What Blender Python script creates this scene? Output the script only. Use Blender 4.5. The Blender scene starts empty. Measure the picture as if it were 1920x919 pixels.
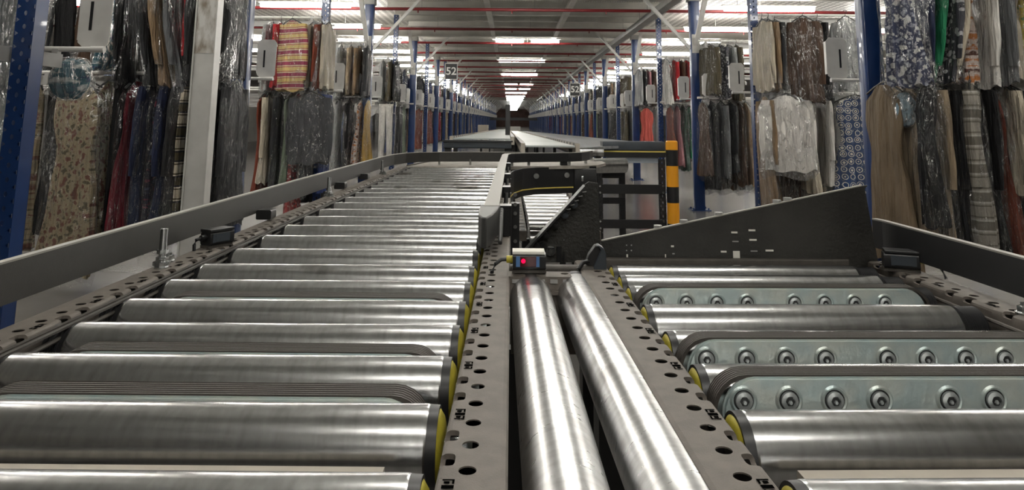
import bpy, math, random
from mathutils import Matrix, Vector
C = bpy.context.scene.collection
PI = math.pi
rnd = random.Random(7)

# ------------------------------------------------------------------ camera
F_PX, CX, CY = 1300.0, 960.0, 31.0
p_, r_ = math.radians(8.5), math.radians(0.5)
Fw = Vector((0, math.cos(p_), math.sin(p_))); R0 = Vector((1, 0, 0)); U0 = R0.cross(Fw)
Rt = R0*math.cos(r_)+U0*math.sin(r_); Up = -R0*math.sin(r_)+U0*math.cos(r_)
CAM = Vector((0, 0, 1.0))
cd = bpy.data.cameras.new('camera'); cam = bpy.data.objects.new('camera', cd); C.objects.link(cam)
cam.matrix_world = Matrix(((Rt.x, Up.x, -Fw.x, CAM.x), (Rt.y, Up.y, -Fw.y, CAM.y), (Rt.z, Up.z, -Fw.z, CAM.z), (0, 0, 0, 1)))
cd.sensor_width = 36; cd.lens = 36*F_PX/1920; cd.shift_y = (CY-459.5)/1920; cd.clip_start = .02; cd.clip_end = 300
sc = bpy.context.scene; sc.camera = cam
sc.view_settings.view_transform = 'Standard'; sc.view_settings.look = 'None'
sc.view_settings.exposure = 1.25; sc.view_settings.gamma = 1; sc.view_settings.use_curve_mapping = False
sc.cycles.transparent_max_bounces = 24
W = bpy.data.worlds.new('World'); sc.world = W; W.use_nodes = True
W.node_tree.nodes['Background'].inputs[0].default_value = (1, .98, .95, 1)
W.node_tree.nodes['Background'].inputs[1].default_value = .3
LAMP = 22.0

def ray(u, v): return Rt*((u-CX)/F_PX)-Up*((v-CY)/F_PX)+Fw
def P(u, v, z):
    d = ray(u, v); return CAM+d*((z-CAM.z)/d.z)
def Q(u, v, Y):
    d = ray(u, v); return CAM+d*(Y/d.y)

# ------------------------------------------------------------------ materials
def mat(name, col, rough=.5, metal=0., bump=0., bscale=40., var=0., vscale=8., coat=0., stretch=None, emit=0., col2=None):
    m = bpy.data.materials.new(name); m.use_nodes = True; n = m.node_tree.nodes; l = m.node_tree.links
    b = n['Principled BSDF']; b.inputs['Base Color'].default_value = (*col, 1); b.inputs['Roughness'].default_value = rough
    b.inputs['Metallic'].default_value = metal; b.inputs['Coat Weight'].default_value = coat
    if emit: b.inputs['Emission Color'].default_value = (*col, 1); b.inputs['Emission Strength'].default_value = emit
    tc = n.new('ShaderNodeTexCoord'); mp = n.new('ShaderNodeMapping'); l.new(tc.outputs['Object'], mp.inputs[0])
    if stretch: mp.inputs['Scale'].default_value = stretch
    if var or col2:
        t = n.new('ShaderNodeTexNoise'); t.inputs['Scale'].default_value = vscale; t.inputs['Detail'].default_value = 6; l.new(mp.outputs[0], t.inputs[0])
        r = n.new('ShaderNodeValToRGB'); c2 = col2 or tuple(c*(1-var) for c in col)
        r.color_ramp.elements[0].position = .38; r.color_ramp.elements[1].position = .62
        r.color_ramp.elements[0].color = (*c2, 1); r.color_ramp.elements[1].color = (*col, 1)
        l.new(t.outputs[0], r.inputs[0]); l.new(r.outputs[0], b.inputs['Base Color'])
    if bump:
        t = n.new('ShaderNodeTexNoise'); t.inputs['Scale'].default_value = bscale; t.inputs['Detail'].default_value = 4; l.new(mp.outputs[0], t.inputs[0])
        bb = n.new('ShaderNodeBump'); bb.inputs['Strength'].default_value = bump; bb.inputs['Distance'].default_value = .01
        l.new(t.outputs[0], bb.inputs['Height']); l.new(bb.outputs[0], b.inputs['Normal'])
    return m
BLUE = mat('blue_paint', (.008, .038, .15), .3, coat=.2, var=.25, vscale=6)
WHITEP = mat('white_paint', (.62, .61, .58), .35, var=.12, vscale=10)
GREYP = mat('grey_paint', (.36, .355, .34), .45, var=.15, vscale=6)
BEAM = mat('pale_beam_paint', (.58, .56, .51), .5, var=.2, vscale=3)
DARKP = mat('dark_grey_powder_coat', (.075, .066, .056), .55, bump=.15, bscale=900, var=.25, vscale=60)
PLATE = mat('brown_grey_plate', (.155, .135, .115), .6, bump=.15, bscale=1200, var=.2, vscale=70)
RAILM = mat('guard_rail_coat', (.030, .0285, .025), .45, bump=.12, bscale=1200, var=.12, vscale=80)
RAILTOP = mat('pale_rail_edge', (.27, .26, .23), .5, bump=.1, bscale=1200)  # paler tone along the top edges of rails and wedge plate
BLACK = mat('black_plastic', (.012, .012, .013), .4)
VOID = mat('hole_shade_and_print_black', (.002, .002, .002), 1.); VOID.node_tree.nodes['Principled BSDF'].inputs['Specular IOR Level'].default_value = 0  # painted shade behind the frame holes, also the printed marks
BLACKM = mat('black_metal', (.016, .016, .017), .42, var=.3, vscale=5)
SCUFF = mat('scuffed_black_steel', (.022, .021, .019), .5, metal=.2, bump=.2, bscale=200, col2=(.045, .043, .038), vscale=9)
BELTM = mat('rubber_belt', (.05, .043, .037), .55, bump=.1, bscale=600)
YEL = mat('yellow_plastic', (.55, .47, .05), .45, var=.25, vscale=90)
YELB = mat('bollard_amber', (.8, .34, .015), .4)
YLINE = mat('yellow_line', (.62, .5, .12), .5)
ZINC = mat('zinc_plate', (.46, .55, .55), .4, metal=.55, bump=.12, bscale=200, col2=(.56, .60, .56), vscale=40)
BOLT = mat('zinc_bolt', (.62, .64, .64), .25, metal=1.)
BOLTH = mat('dull_bolt_head', (.5, .53, .53), .42, metal=.7)
CHROME = mat('bright_steel_edge', (.8, .8, .78), .15, metal=1.)
BEIGE = mat('beige_board', (.42, .38, .32), .6, var=.1, vscale=50)
BELTW = mat('pale_conveyor_belt', (.46, .5, .49), .42, var=.15, vscale=1.5, bump=.1, bscale=80)
CURVEB = mat('beige_belt_cover', (.34, .31, .27), .6, var=.3, vscale=30)
GREYBELT = mat('grey_ribbed_belt', (.22, .23, .24), .5, var=.3, vscale=30)
REDP = mat('red_sprinkler_pipe', (.17, .012, .014), .4)
FLOORM = mat('concrete_floor', (.21, .20, .19), .22, col2=(.16, .155, .145), vscale=1.2, bump=.04, bscale=30)
RED_EM = mat('red_sensor_glow', (.6, .0, .02), .3, emit=2.0)
REDGLASS = mat('dark_red_window', (.08, .004, .008), .08, coat=1)
BLUEL = mat('blue_label', (.09, .2, .42), .4)
BLUEGREY = mat('blue_grey_cover', (.05, .06, .072), .35, var=.2, vscale=8)
LABEL = mat('paper_label', (.75, .73, .66), .6)
TUBE = mat('lamp_tube', (1, .97, .9), .5, emit=LAMP)
BROWN = mat('brown_wall', (.14, .075, .06), .7, var=.4, vscale=1.2)
HANG = mat('black_hanger', (.02, .02, .02), .35)
STAINED = mat('stained_white_paint', (.62, .61, .58), .4, col2=(.25, .21, .16), vscale=5, stretch=(5, 5, 2.2))
WALLM = mat('warehouse_wall', (.3, .29, .27), .7, var=.3, vscale=.8)

def steel(name, axis, dirt=0.):
    m = bpy.data.materials.new(name); m.use_nodes = True; n = m.node_tree.nodes; l = m.node_tree.links
    b = n['Principled BSDF']; b.inputs['Metallic'].default_value = 1.; b.inputs['Roughness'].default_value = .28
    tc = n.new('ShaderNodeTexCoord'); mp = n.new('ShaderNodeMapping')
    mp.inputs['Scale'].default_value = (90, 30, 30) if axis == 'x' else (30, 90, 30)
    l.new(tc.outputs['Object'], mp.inputs[0])
    t = n.new('ShaderNodeTexNoise'); t.inputs['Scale'].default_value = 1.5; t.inputs['Detail'].default_value = 5; l.new(mp.outputs[0], t.inputs[0])
    r = n.new('ShaderNodeValToRGB'); r.color_ramp.elements[0].color = (.44, .44, .44, 1); r.color_ramp.elements[1].color = (.60, .605, .605, 1)
    r.color_ramp.elements[0].position = .3; r.color_ramp.elements[1].position = .65
    l.new(t.outputs[0], r.inputs[0])
    # worn patches, from place to place
    t2 = n.new('ShaderNodeTexNoise'); t2.inputs['Scale'].default_value = 9; t2.inputs['Detail'].default_value = 3
    oi = n.new('ShaderNodeObjectInfo'); ad = n.new('ShaderNodeVectorMath'); l.new(tc.outputs['Object'], ad.inputs[0])
    ml = n.new('ShaderNodeMath'); ml.operation = 'MULTIPLY'; ml.inputs[1].default_value = 37; l.new(oi.outputs['Random'], ml.inputs[0]); l.new(ml.outputs[0], ad.inputs[1])
    l.new(ad.outputs[0], t2.inputs[0])
    r2 = n.new('ShaderNodeValToRGB'); r2.color_ramp.elements[0].position = .28; r2.color_ramp.elements[1].position = .38
    r2.color_ramp.elements[0].color = (.38, .36, .33, 1); r2.color_ramp.elements[1].color = (1, 1, 1, 1)
    l.new(t2.outputs[0], r2.inputs[0])
    mx = n.new('ShaderNodeMix'); mx.data_type = 'RGBA'; mx.blend_type = 'MULTIPLY'; mx.inputs[0].default_value = 1
    l.new(r.outputs[0], mx.inputs[6]); l.new(r2.outputs[0], mx.inputs[7]); l.new(mx.outputs[2], b.inputs['Base Color'])
    mr = n.new('ShaderNodeMapRange'); mr.inputs[3].default_value = .27; mr.inputs[4].default_value = .17; l.new(t.outputs[0], mr.inputs[0]); l.new(mr.outputs[0], b.inputs['Roughness'])
    bb = n.new('ShaderNodeBump'); bb.inputs['Strength'].default_value = .06; bb.inputs['Distance'].default_value = .001; l.new(t.outputs[0], bb.inputs['Height']); l.new(bb.outputs[0], b.inputs['Normal'])
    return m
STEELX = steel('roller_steel', 'x'); STEELY = steel('long_roller_steel', 'x')
for nd in STEELY.node_tree.nodes:
    if nd.type == 'MAP_RANGE': nd.inputs[3].default_value = .34; nd.inputs[4].default_value = .24
STEELS = mat('smooth_small_roller_steel', (.55, .55, .55), .3, metal=1.)

def mesh_panel_mat():
    m = bpy.data.materials.new('white_wire_mesh_deck'); m.use_nodes = True; n = m.node_tree.nodes; l = m.node_tree.links
    b = n['Principled BSDF']; b.inputs['Roughness'].default_value = .5
    tc = n.new('ShaderNodeTexCoord'); sp = n.new('ShaderNodeSeparateXYZ'); l.new(tc.outputs['Object'], sp.inputs[0])
    outs = []
    for i, s in ((0, .11), (1, .11)):
        q = n.new('ShaderNodeMath'); q.operation = 'DIVIDE'; q.inputs[1].default_value = s; l.new(sp.outputs[i], q.inputs[0])
        f = n.new('ShaderNodeMath'); f.operation = 'FRACT'; l.new(q.outputs[0], f.inputs[0])
        g = n.new('ShaderNodeMath'); g.operation = 'GREATER_THAN'; g.inputs[1].default_value = .45; l.new(f.outputs[0], g.inputs[0]); outs.append(g)
    a = n.new('ShaderNodeMath'); a.operation = 'MULTIPLY'; l.new(outs[0].outputs[0], a.inputs[0]); l.new(outs[1].outputs[0], a.inputs[1])
    mx = n.new('ShaderNodeMix'); mx.data_type = 'RGBA'; mx.inputs[6].default_value = (.9, .87, .82, 1); mx.inputs[7].default_value = (.33, .30, .27, 1)
    l.new(a.outputs[0], mx.inputs[0]); l.new(mx.outputs[2], b.inputs['Base Color'])
    return m
def deck_mat():
    m = bpy.data.materials.new('slotted_metal_deck'); m.use_nodes = True; n = m.node_tree.nodes; l = m.node_tree.links
    b = n['Principled BSDF']; b.inputs['Roughness'].default_value = .45; b.inputs['Metallic'].default_value = .3
    tc = n.new('ShaderNodeTexCoord'); w = n.new('ShaderNodeTexWave'); w.inputs['Scale'].default_value = 9; w.inputs['Distortion'].default_value = .3
    l.new(tc.outputs['Object'], w.inputs[0])
    r = n.new('ShaderNodeValToRGB'); r.color_ramp.elements[0].color = (.30, .30, .29, 1); r.color_ramp.elements[1].color = (.72, .71, .67, 1)
    l.new(w.outputs[0], r.inputs[0]); l.new(r.outputs[0], b.inputs['Base Color'])
    bb = n.new('ShaderNodeBump'); bb.inputs['Strength'].default_value = .8; bb.inputs['Distance'].default_value = .03; l.new(w.outputs[0], bb.inputs['Height']); l.new(bb.outputs[0], b.inputs['Normal'])
    return m
MESHD = mesh_panel_mat(); DECK = deck_mat()

CLOTH = {}
def cloth(key):
    """key: (kind, col, col2, col3)"""
    if key in CLOTH: return CLOTH[key]
    kind, c1, c2, c3 = key
    m = bpy.data.materials.new('fabric_%s' % kind); m.use_nodes = True; n = m.node_tree.nodes; l = m.node_tree.links
    b = n['Principled BSDF']; b.inputs['Roughness'].default_value = .7; b.inputs['Specular IOR Level'].default_value = .25
    tc = n.new('ShaderNodeTexCoord'); mp = n.new('ShaderNodeMapping'); l.new(tc.outputs['Object'], mp.inputs[0])
    r = n.new('ShaderNodeValToRGB'); cr = r.color_ramp
    if kind in ('floral', 'medallion', 'dots'): mp.inputs['Scale'].default_value = (.02, 1, 1)
    if kind == 'plain':
        mp.inputs['Scale'].default_value = (1, 1, .35)
        t = n.new('ShaderNodeTexNoise'); t.inputs['Scale'].default_value = 14; l.new(mp.outputs[0], t.inputs[0]); l.new(t.outputs[0], r.inputs[0])
        cr.elements[0].color = (*[c*.72 for c in c1], 1); cr.elements[1].color = (*c1, 1); cr.elements[0].position = .35; cr.elements[1].position = .6
    elif kind == 'floral':
        t = n.new('ShaderNodeTexNoise'); t.inputs['Scale'].default_value = 26; t.inputs['Detail'].default_value = 3; l.new(mp.outputs[0], t.inputs[0]); l.new(t.outputs[0], r.inputs[0])
        cr.elements[0].color = (*c2, 1); cr.elements[0].position = .40; cr.elements[1].color = (*c1, 1); cr.elements[1].position = .46
        e = cr.elements.new(.56); e.color = (*c1, 1); e = cr.elements.new(.62); e.color = (*c3, 1)
    elif kind == 'medallion':
        t = n.new('ShaderNodeTexVoronoi'); t.inputs['Scale'].default_value = 17; t.inputs['Randomness'].default_value = .2; l.new(mp.outputs[0], t.inputs[0]); l.new(t.outputs[0], r.inputs[0])
        cr.interpolation = 'CONSTANT'; cr.elements[0].color = (*c3, 1); cr.elements[1].position = .1; cr.elements[1].color = (*c2, 1)
        e = cr.elements.new(.2); e.color = (*c1, 1); e = cr.elements.new(.34); e.color = (*c2, 1); e = cr.elements.new(.42); e.color = (*c1, 1)
    elif kind == 'dots':
        t = n.new('ShaderNodeTexVoronoi'); t.inputs['Scale'].default_value = 34; l.new(mp.outputs[0], t.inputs[0]); l.new(t.outputs[0], r.inputs[0])
        cr.interpolation = 'CONSTANT'; cr.elements[0].color = (*c2, 1); cr.elements[1].position = .42; cr.elements[1].color = (*c1, 1)
    elif kind in ('stripes', 'bands'):
        t = n.new('ShaderNodeTexWave'); t.bands_direction = 'Z'; t.inputs['Scale'].default_value = 3.2 if kind == 'stripes' else 2.2; t.inputs['Distortion'].default_value = .6
        l.new(mp.outputs[0], t.inputs[0]); l.new(t.outputs[0], r.inputs[0]); cr.interpolation = 'CONSTANT'
        cr.elements[0].color = (*c1, 1); cr.elements[1].position = .25; cr.elements[1].color = (*c2, 1)
        for pos, c in ((.42, c1), (.58, c3), (.78, c2)): e = cr.elements.new(pos); e.color = (*c, 1)
    l.new(r.outputs[0], b.inputs['Base Color'])
    t = n.new('ShaderNodeTexNoise'); t.inputs['Scale'].default_value = 9; t.inputs['Detail'].default_value = 4; mp2 = n.new('ShaderNodeMapping'); mp2.inputs['Scale'].default_value = (2.4, 2.4, .35)
    l.new(tc.outputs['Object'], mp2.inputs[0]); l.new(mp2.outputs[0], t.inputs[0])
    bb = n.new('ShaderNodeBump'); bb.inputs['Strength'].default_value = 1.; bb.inputs['Distance'].default_value = .06; l.new(t.outputs[0], bb.inputs['Height']); l.new(bb.outputs[0], b.inputs['Normal'])
    CLOTH[key] = m; return m
def plastic(name, gloss, milk, mcol=(.75, .76, .76)):
    m = bpy.data.materials.new(name); m.use_nodes = True; n = m.node_tree.nodes; l = m.node_tree.links
    out = n['Material Output']; n.remove(n['Principled BSDF'])
    tc = n.new('ShaderNodeTexCoord'); mp = n.new('ShaderNodeMapping'); mp.inputs['Scale'].default_value = (1.2, 1.2, .38)
    oi = n.new('ShaderNodeObjectInfo'); ad = n.new('ShaderNodeVectorMath'); ml = n.new('ShaderNodeMath'); ml.operation = 'MULTIPLY'; ml.inputs[1].default_value = 50
    l.new(oi.outputs['Random'], ml.inputs[0]); l.new(tc.outputs['Object'], ad.inputs[0]); l.new(ml.outputs[0], ad.inputs[1]); l.new(ad.outputs[0], mp.inputs[0])
    t = n.new('ShaderNodeTexNoise'); t.inputs['Scale'].default_value = 15; t.inputs['Detail'].default_value = 4; t.inputs['Distortion'].default_value = 1.6; l.new(mp.outputs[0], t.inputs[0])
    bb = n.new('ShaderNodeBump'); bb.inputs['Strength'].default_value = 1.; bb.inputs['Distance'].default_value = .07; l.new(t.outputs[0], bb.inputs['Height'])
    g = n.new('ShaderNodeBsdfGlossy'); g.inputs['Roughness'].default_value = .1; g.inputs['Color'].default_value = (.9, .9, .9, 1); l.new(bb.outputs[0], g.inputs['Normal'])
    tr = n.new('ShaderNodeBsdfTransparent'); tr.inputs['Color'].default_value = (.93, .93, .93, 1)
    df = n.new('ShaderNodeBsdfDiffuse'); df.inputs['Color'].default_value = (*mcol, 1); l.new(bb.outputs[0], df.inputs['Normal'])
    m1 = n.new('ShaderNodeMixShader'); m2 = n.new('ShaderNodeMixShader')
    rp = n.new('ShaderNodeMapRange'); rp.inputs[1].default_value = .35; rp.inputs[2].default_value = .7; rp.inputs[3].default_value = milk*.4; rp.inputs[4].default_value = milk*1.8
    l.new(t.outputs[0], rp.inputs[0]); l.new(rp.outputs[0], m1.inputs[0])
    l.new(tr.outputs[0], m1.inputs[1]); l.new(df.outputs[0], m1.inputs[2])
    t3 = n.new('ShaderNodeTexNoise'); t3.inputs['Scale'].default_value = 9; t3.inputs['Detail'].default_value = 5; t3.inputs['Distortion'].default_value = 2.5; l.new(mp.outputs[0], t3.inputs[0])
    s1 = n.new('ShaderNodeMath'); s1.operation = 'SUBTRACT'; s1.inputs[1].default_value = .5; l.new(t3.outputs[0], s1.inputs[0])
    s2 = n.new('ShaderNodeMath'); s2.operation = 'ABSOLUTE'; l.new(s1.outputs[0], s2.inputs[0])
    s3 = n.new('ShaderNodeMapRange'); s3.inputs[1].default_value = 0; s3.inputs[2].default_value = .03; s3.inputs[3].default_value = min(.75, gloss*4.5); s3.inputs[4].default_value = gloss*.6; l.new(s2.outputs[0], s3.inputs[0]); l.new(s3.outputs[0], m2.inputs[0])
    l.new(m1.outputs[0], m2.inputs[1]); l.new(g.outputs[0], m2.inputs[2]); l.new(m2.outputs[0], out.inputs[0])
    return m
BAG = plastic('clear_garment_film', .085, .012); BAGM = plastic('milky_garment_film', .17, .09)

# ------------------------------------------------------------------ mesh builder
class MB:
    def __init__(s): s.v = []; s.f = []; s.m = []; s.mi = 0; s.M = None
    def addv(s, co):
        co = Vector(co); s.v.append(tuple(s.M @ co) if s.M else tuple(co)); return len(s.v)-1
    def face(s, idx): s.f.append(tuple(idx)); s.m.append(s.mi)
    def box(s, x0, x1, y0, y1, z0, z1):
        b = [s.addv((x, y, z)) for z in (z0, z1) for y in (y0, y1) for x in (x0, x1)]
        for q in ((0, 2, 3, 1), (4, 5, 7, 6), (0, 1, 5, 4), (2, 6, 7, 3), (0, 4, 6, 2), (1, 3, 7, 5)): s.face([b[i] for i in q])
        return s
    def bbox(s, x0, x1, y0, y1, z0, z1, r, axis='x'):
        """box with chamfered long edges along axis"""
        if axis == 'x': pts = cham(y0, y1, z0, z1, r); f = lambda t, p: (t, p[0], p[1]); a, b = x0, x1
        elif axis == 'y': pts = cham(x0, x1, z0, z1, r); f = lambda t, p: (p[0], t, p[1]); a, b = y0, y1
        else: pts = cham(x0, x1, y0, y1, r); f = lambda t, p: (p[0], p[1], t); a, b = z0, z1
        A = [s.addv(f(a, q)) for q in pts]; B = [s.addv(f(b, q)) for q in pts]; n = len(pts)
        for i in range(n): s.face((A[i], A[(i+1) % n], B[(i+1) % n], B[i]))
        s.face(A[::-1]); s.face(B); return s
    def prism(s, pts, f, a, b):
        A = [s.addv(f(a, q)) for q in pts]; B = [s.addv(f(b, q)) for q in pts]; n = len(pts)
        for i in range(n): s.face((A[i], A[(i+1) % n], B[(i+1) % n], B[i]))
        s.face(A[::-1]); s.face(B); return s
    def cyl(s, p0, p1, r0, r1=None, n=24, caps=True):
        p0 = Vector(p0); p1 = Vector(p1); r1 = r0 if r1 is None else r1; d = (p1-p0).normalized()
        a = Vector((0, 0, 1)) if abs(d.z) < .9 else Vector((1, 0, 0)); u = d.cross(a).normalized(); w = d.cross(u)
        A = [s.addv(p0+(u*math.cos(t)+w*math.sin(t))*r0) for t in (2*PI*i/n for i in range(n))]
        B = [s.addv(p1+(u*math.cos(t)+w*math.sin(t))*r1) for t in (2*PI*i/n for i in range(n))]
        for i in range(n): s.face((A[i], A[(i+1) % n], B[(i+1) % n], B[i]))
        if caps: s.face(A[::-1]); s.face(B)
        return s
    def tube(s, pts, r, n=10, closed=False):
        pts = [Vector(p) for p in pts]; rings = []; N = len(pts)
        for i, p in enumerate(pts):
            d = (pts[min(i+1, N-1)]-pts[max(i-1, 0)]).normalized()
            a = Vector((0, 0, 1)) if abs(d.z) < .9 else Vector((1, 0, 0)); u = d.cross(a).normalized(); w = d.cross(u)
            rings.append([s.addv(p+(u*math.cos(2*PI*k/n)+w*math.sin(2*PI*k/n))*r) for k in range(n)])
        for A, B in zip(rings, rings[1:]):
            for k in range(n): s.face((A[k], A[(k+1) % n], B[(k+1) % n], B[k]))
        s.face(rings[0][::-1]); s.face(rings[-1]); return s
    def beam(s, a, b, w, h, up=(0, 0, 1)):
        """rectangular bar from a to b, w across, h along up"""
        a = Vector(a); b = Vector(b); d = (b-a).normalized(); u = Vector(up); x = d.cross(u).normalized(); u = x.cross(d)
        idx = []
        for p in (a, b):
            for sx, sz in ((-1, -1), (1, -1), (1, 1), (-1, 1)): idx.append(s.addv(p+x*sx*w/2+u*sz*h/2))
        for i in range(4): s.face((idx[i], idx[(i+1) % 4], idx[4+(i+1) % 4], idx[4+i]))
        s.face(idx[3::-1]); s.face(idx[4:]); return s
    def wall(s, path, z0, z1, th):
        """vertical strip following a path of (x, y), thickness th; z may be lists"""
        N = len(path); L = []
        for i, (x, y) in enumerate(path):
            a = Vector(path[max(i-1, 0)]); b = Vector(path[min(i+1, N-1)]); d = (b-a).normalized(); nn = Vector((-d.y, d.x))*th/2
            q0 = z0[i] if isinstance(z0, (list, tuple)) else z0; q1 = z1[i] if isinstance(z1, (list, tuple)) else z1
            L.append([s.addv((x+nn.x, y+nn.y, q0)), s.addv((x-nn.x, y-nn.y, q0)), s.addv((x-nn.x, y-nn.y, q1)), s.addv((x+nn.x, y+nn.y, q1))])
        for A, B in zip(L, L[1:]):
            for k in range(4): s.face((A[k], B[k], B[(k+1) % 4], A[(k+1) % 4]))
        s.face(L[0]); s.face(L[-1][::-1]); return s
    def build(s, name, mats, parent=None, smooth=True, bevel=0., M=None, ang=40):
        me = bpy.data.meshes.new(name); me.from_pydata(s.v, [], s.f)
        for mm in (mats if isinstance(mats, (list, tuple)) else [mats]): me.materials.append(mm)
        me.polygons.foreach_set('material_index', s.m)
        import bmesh
        bm = bmesh.new(); bm.from_mesh(me); bmesh.ops.recalc_face_normals(bm, faces=bm.faces); bm.to_mesh(me); bm.free()
        if smooth: me.shade_smooth(); me.set_sharp_from_angle(angle=math.radians(ang))
        o = bpy.data.objects.new(name, me); C.objects.link(o)
        if parent: o.parent = parent
        if M is not None: o.matrix_local = M
        if bevel:
            b = o.modifiers.new('Bevel', 'BEVEL'); b.width = bevel; b.segments = 2; b.limit_method = 'ANGLE'
        return o
def cham(a0, a1, b0, b1, r):
    r = min(r, (a1-a0)*.49, (b1-b0)*.49); out = []
    for cx, cy, st in ((a1-r, b0+r, -PI/2), (a1-r, b1-r, 0), (a0+r, b1-r, PI/2), (a0+r, b0+r, PI)):
        for k in range(4): t = st+PI/2*k/3; out.append((cx+r*math.cos(t), cy+r*math.sin(t)))
    return out
def empty(name, label=None, cat=None, group=None, loc=(0, 0, 0), M=None):
    o = bpy.data.objects.new(name, None); C.objects.link(o); o.empty_display_size = .05
    if M is not None: o.matrix_world = M
    else: o.location = loc
    tag(o, label, cat, group); return o
def tag(o, label=None, cat=None, group=None, kind=None):
    if label: o['label'] = label
    if cat: o['category'] = cat
    if group: o['group'] = group
    if kind: o['kind'] = kind
    return o
def copy_tree(o, parent=None):
    c = o.copy(); C.objects.link(c)
    if parent: c.parent = parent
    for ch in [q for q in bpy.data.objects if q.parent is o]: copy_tree(ch, c)
    return c
def cell(mb, F, s0, s1, t0, t1, hole=None, n=16, depth=.003):
    """one cell of perforated sheet. F(s,t,d)->xyz. hole=(cs,ct,rs,rt,power)"""
    if hole is None:
        mb.face([mb.addv(F(s, t, 0)) for s, t in ((s0, t0), (s1, t0), (s1, t1), (s0, t1))]); return
    cs, ct, rs, rt, pw = hole; out = []; inn = []; low = []
    for k in range(n):
        a = 2*PI*(k+.5)/n+0; ca, sa = math.cos(a), math.sin(a); m = max(abs(ca), abs(sa))
        a2 = 2*PI*k/n; ca, sa = math.cos(a2), math.sin(a2); m = max(abs(ca), abs(sa)); q, w = ca/m, sa/m
        out.append(mb.addv(F(cs+(q*(s1-cs) if q > 0 else q*(cs-s0)), ct+(w*(t1-ct) if w > 0 else w*(ct-t0)), 0)))
        e = (abs(ca)**pw+abs(sa)**pw)**(-1/pw)
        inn.append(mb.addv(F(cs+rs*ca*e, ct+rt*sa*e, 0))); low.append(mb.addv(F(cs+rs*ca*e, ct+rt*sa*e, depth)))
    for k in range(n):
        j = (k+1) % n; mb.face((out[k], out[j], inn[j], inn[k])); mb.face((inn[k], inn[j], low[j], low[k]))

# ------------------------------------------------------------------ setting
XW = 11.0; YF = 110.0
CEIL = 2.68
tag(MB().box(-XW, XW, -6, YF, -.1, 0).build('floor', FLOORM), kind='structure')
tag(MB().box(-1.78, 2.12, -6, YF, CEIL, CEIL+.05).build('ceiling', DECK), kind='structure')
tag(MB().box(-XW, -1.785, -6, YF, CEIL, CEIL+.04).build('ceiling', MESHD), kind='structure')
tag(MB().box(2.125, XW, -6, YF, CEIL, CEIL+.04).build('ceiling', MESHD), kind='structure')
tag(MB().box(-XW-.1, -XW, -6, YF, 0, CEIL).build('wall_left', WALLM), kind='structure')
tag(MB().box(XW, XW+.1, -6, YF, 0, CEIL).build('wall_right', WALLM), kind='structure')
tag(MB().box(-XW, XW, YF, YF+.1, 0, CEIL).build('wall_back', BROWN), kind='structure')
tag(MB().box(-XW, XW, -6.1, -6, 0, CEIL).build('wall_front', WALLM), kind='structure')
# deck joists: one joist mesh copied
j = MB(); j.box(-1.78, 2.12, -.035, .035, CEIL-.012, CEIL); j.box(-1.78, 2.12, -.01, .01, CEIL-.09, CEIL-.012); j.box(-1.78, 2.12, -.035, .035, CEIL-.1, CEIL-.09)
j0 = tag(j.build('ceiling_joist', BEAM), kind='structure'); j0.name = 'trim_1'
k = 1
yy = 6.4
while yy < 50:
    if k > 1:
        c = j0.copy(); C.objects.link(c); c.name = 'trim_%d' % k; c.location = (0, yy, 0)
    else: j0.location = (0, yy, 0)
    k += 1; yy += .677
# main deck girders every second bay
g = MB(); g.box(-5, 5.3, -.06, .06, CEIL-.2, CEIL-.185); g.box(-5, 5.3, -.012, .012, CEIL-.185, CEIL-.015); g.box(-5, 5.3, -.06, .06, CEIL-.015, CEIL)
g0 = tag(g.build('trim', BEAM), kind='structure'); g0.location = (0, 8.35, 0); g0.name = 'trim_%d' % k
for i in range(1, 12):
    k += 1; c = g0.copy(); C.objects.link(c); c.location = (0, 8.35+4.05*i, 0); c.name = 'trim_%d' % k
# long light-carrying channels under the deck
for xx, lab in ((-.33, 'left'), (.78, 'right')):
    m = MB(); m.box(xx-.035, xx+.035, 2, 60, CEIL-.19, CEIL-.15); m.box(xx-.035, xx-.03, 2, 60, CEIL-.15, CEIL-.11); m.box(xx+.03, xx+.035, 2, 60, CEIL-.15, CEIL-.11)
    for q in range(24): m.box(xx-.006, xx+.006, 3+q*2.4, 3.012+q*2.4, CEIL-.15, CEIL)
    tag(m.build('lighting_channel', BEAM), 'pale lighting channel running under the deck %s of the aisle tubes' % lab, 'channel')
m = MB(); m.box(1.84, 1.96, 2, 50, 2.38, 2.4); m.box(1.84, 1.85, 2, 50, 2.4, 2.46); m.box(1.95, 1.96, 2, 50, 2.4, 2.46); m.cyl((1.9, 2, 2.425), (1.9, 50, 2.425), .018, n=8)
for q in range(20): m.box(1.895, 1.905, 3+q*2.4, 3.02+q*2.4, 2.46, CEIL)
tag(m.build('cable_tray', GREYP), 'grey cable tray running along the top of the right-hand posts', 'cable tray')
# sprinkler pipes
pm = MB(); pm.cyl((-8, 0, 0), (8, 0, 0), .021, n=12); 
for q in range(-6, 7): pm.cyl((q*1.25, 0, 0), (q*1.25, 0, -.05), .01, n=8)
pr0 = empty('sprinkler_pipe', None, None, loc=(0, 9.1, 2.45)); pm.build('pipe', REDP, pr0); 
for q in range(-2, 3): ph = MB(); ph.cyl((q*1.5+.3, 0, .02), (q*1.5+.3, 0, .2), .004, n=6); ph.build('hanger_rod', GREYP, pr0)
PNAMES = ['nearest', 'second nearest', 'third nearest', 'fourth nearest', 'fifth nearest', 'sixth nearest']
for i in range(18):
    o = pr0 if i == 0 else copy_tree(pr0); o.location = (0, 9.1+2.03*i, 2.45)
    tag(o, ('red sprinkler pipe crossing under the deck, %s to the camera' % PNAMES[i]) if i < 6 else 'far red sprinkler pipe crossing under the deck among many', 'pipe', 'red sprinkler pipes')

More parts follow.
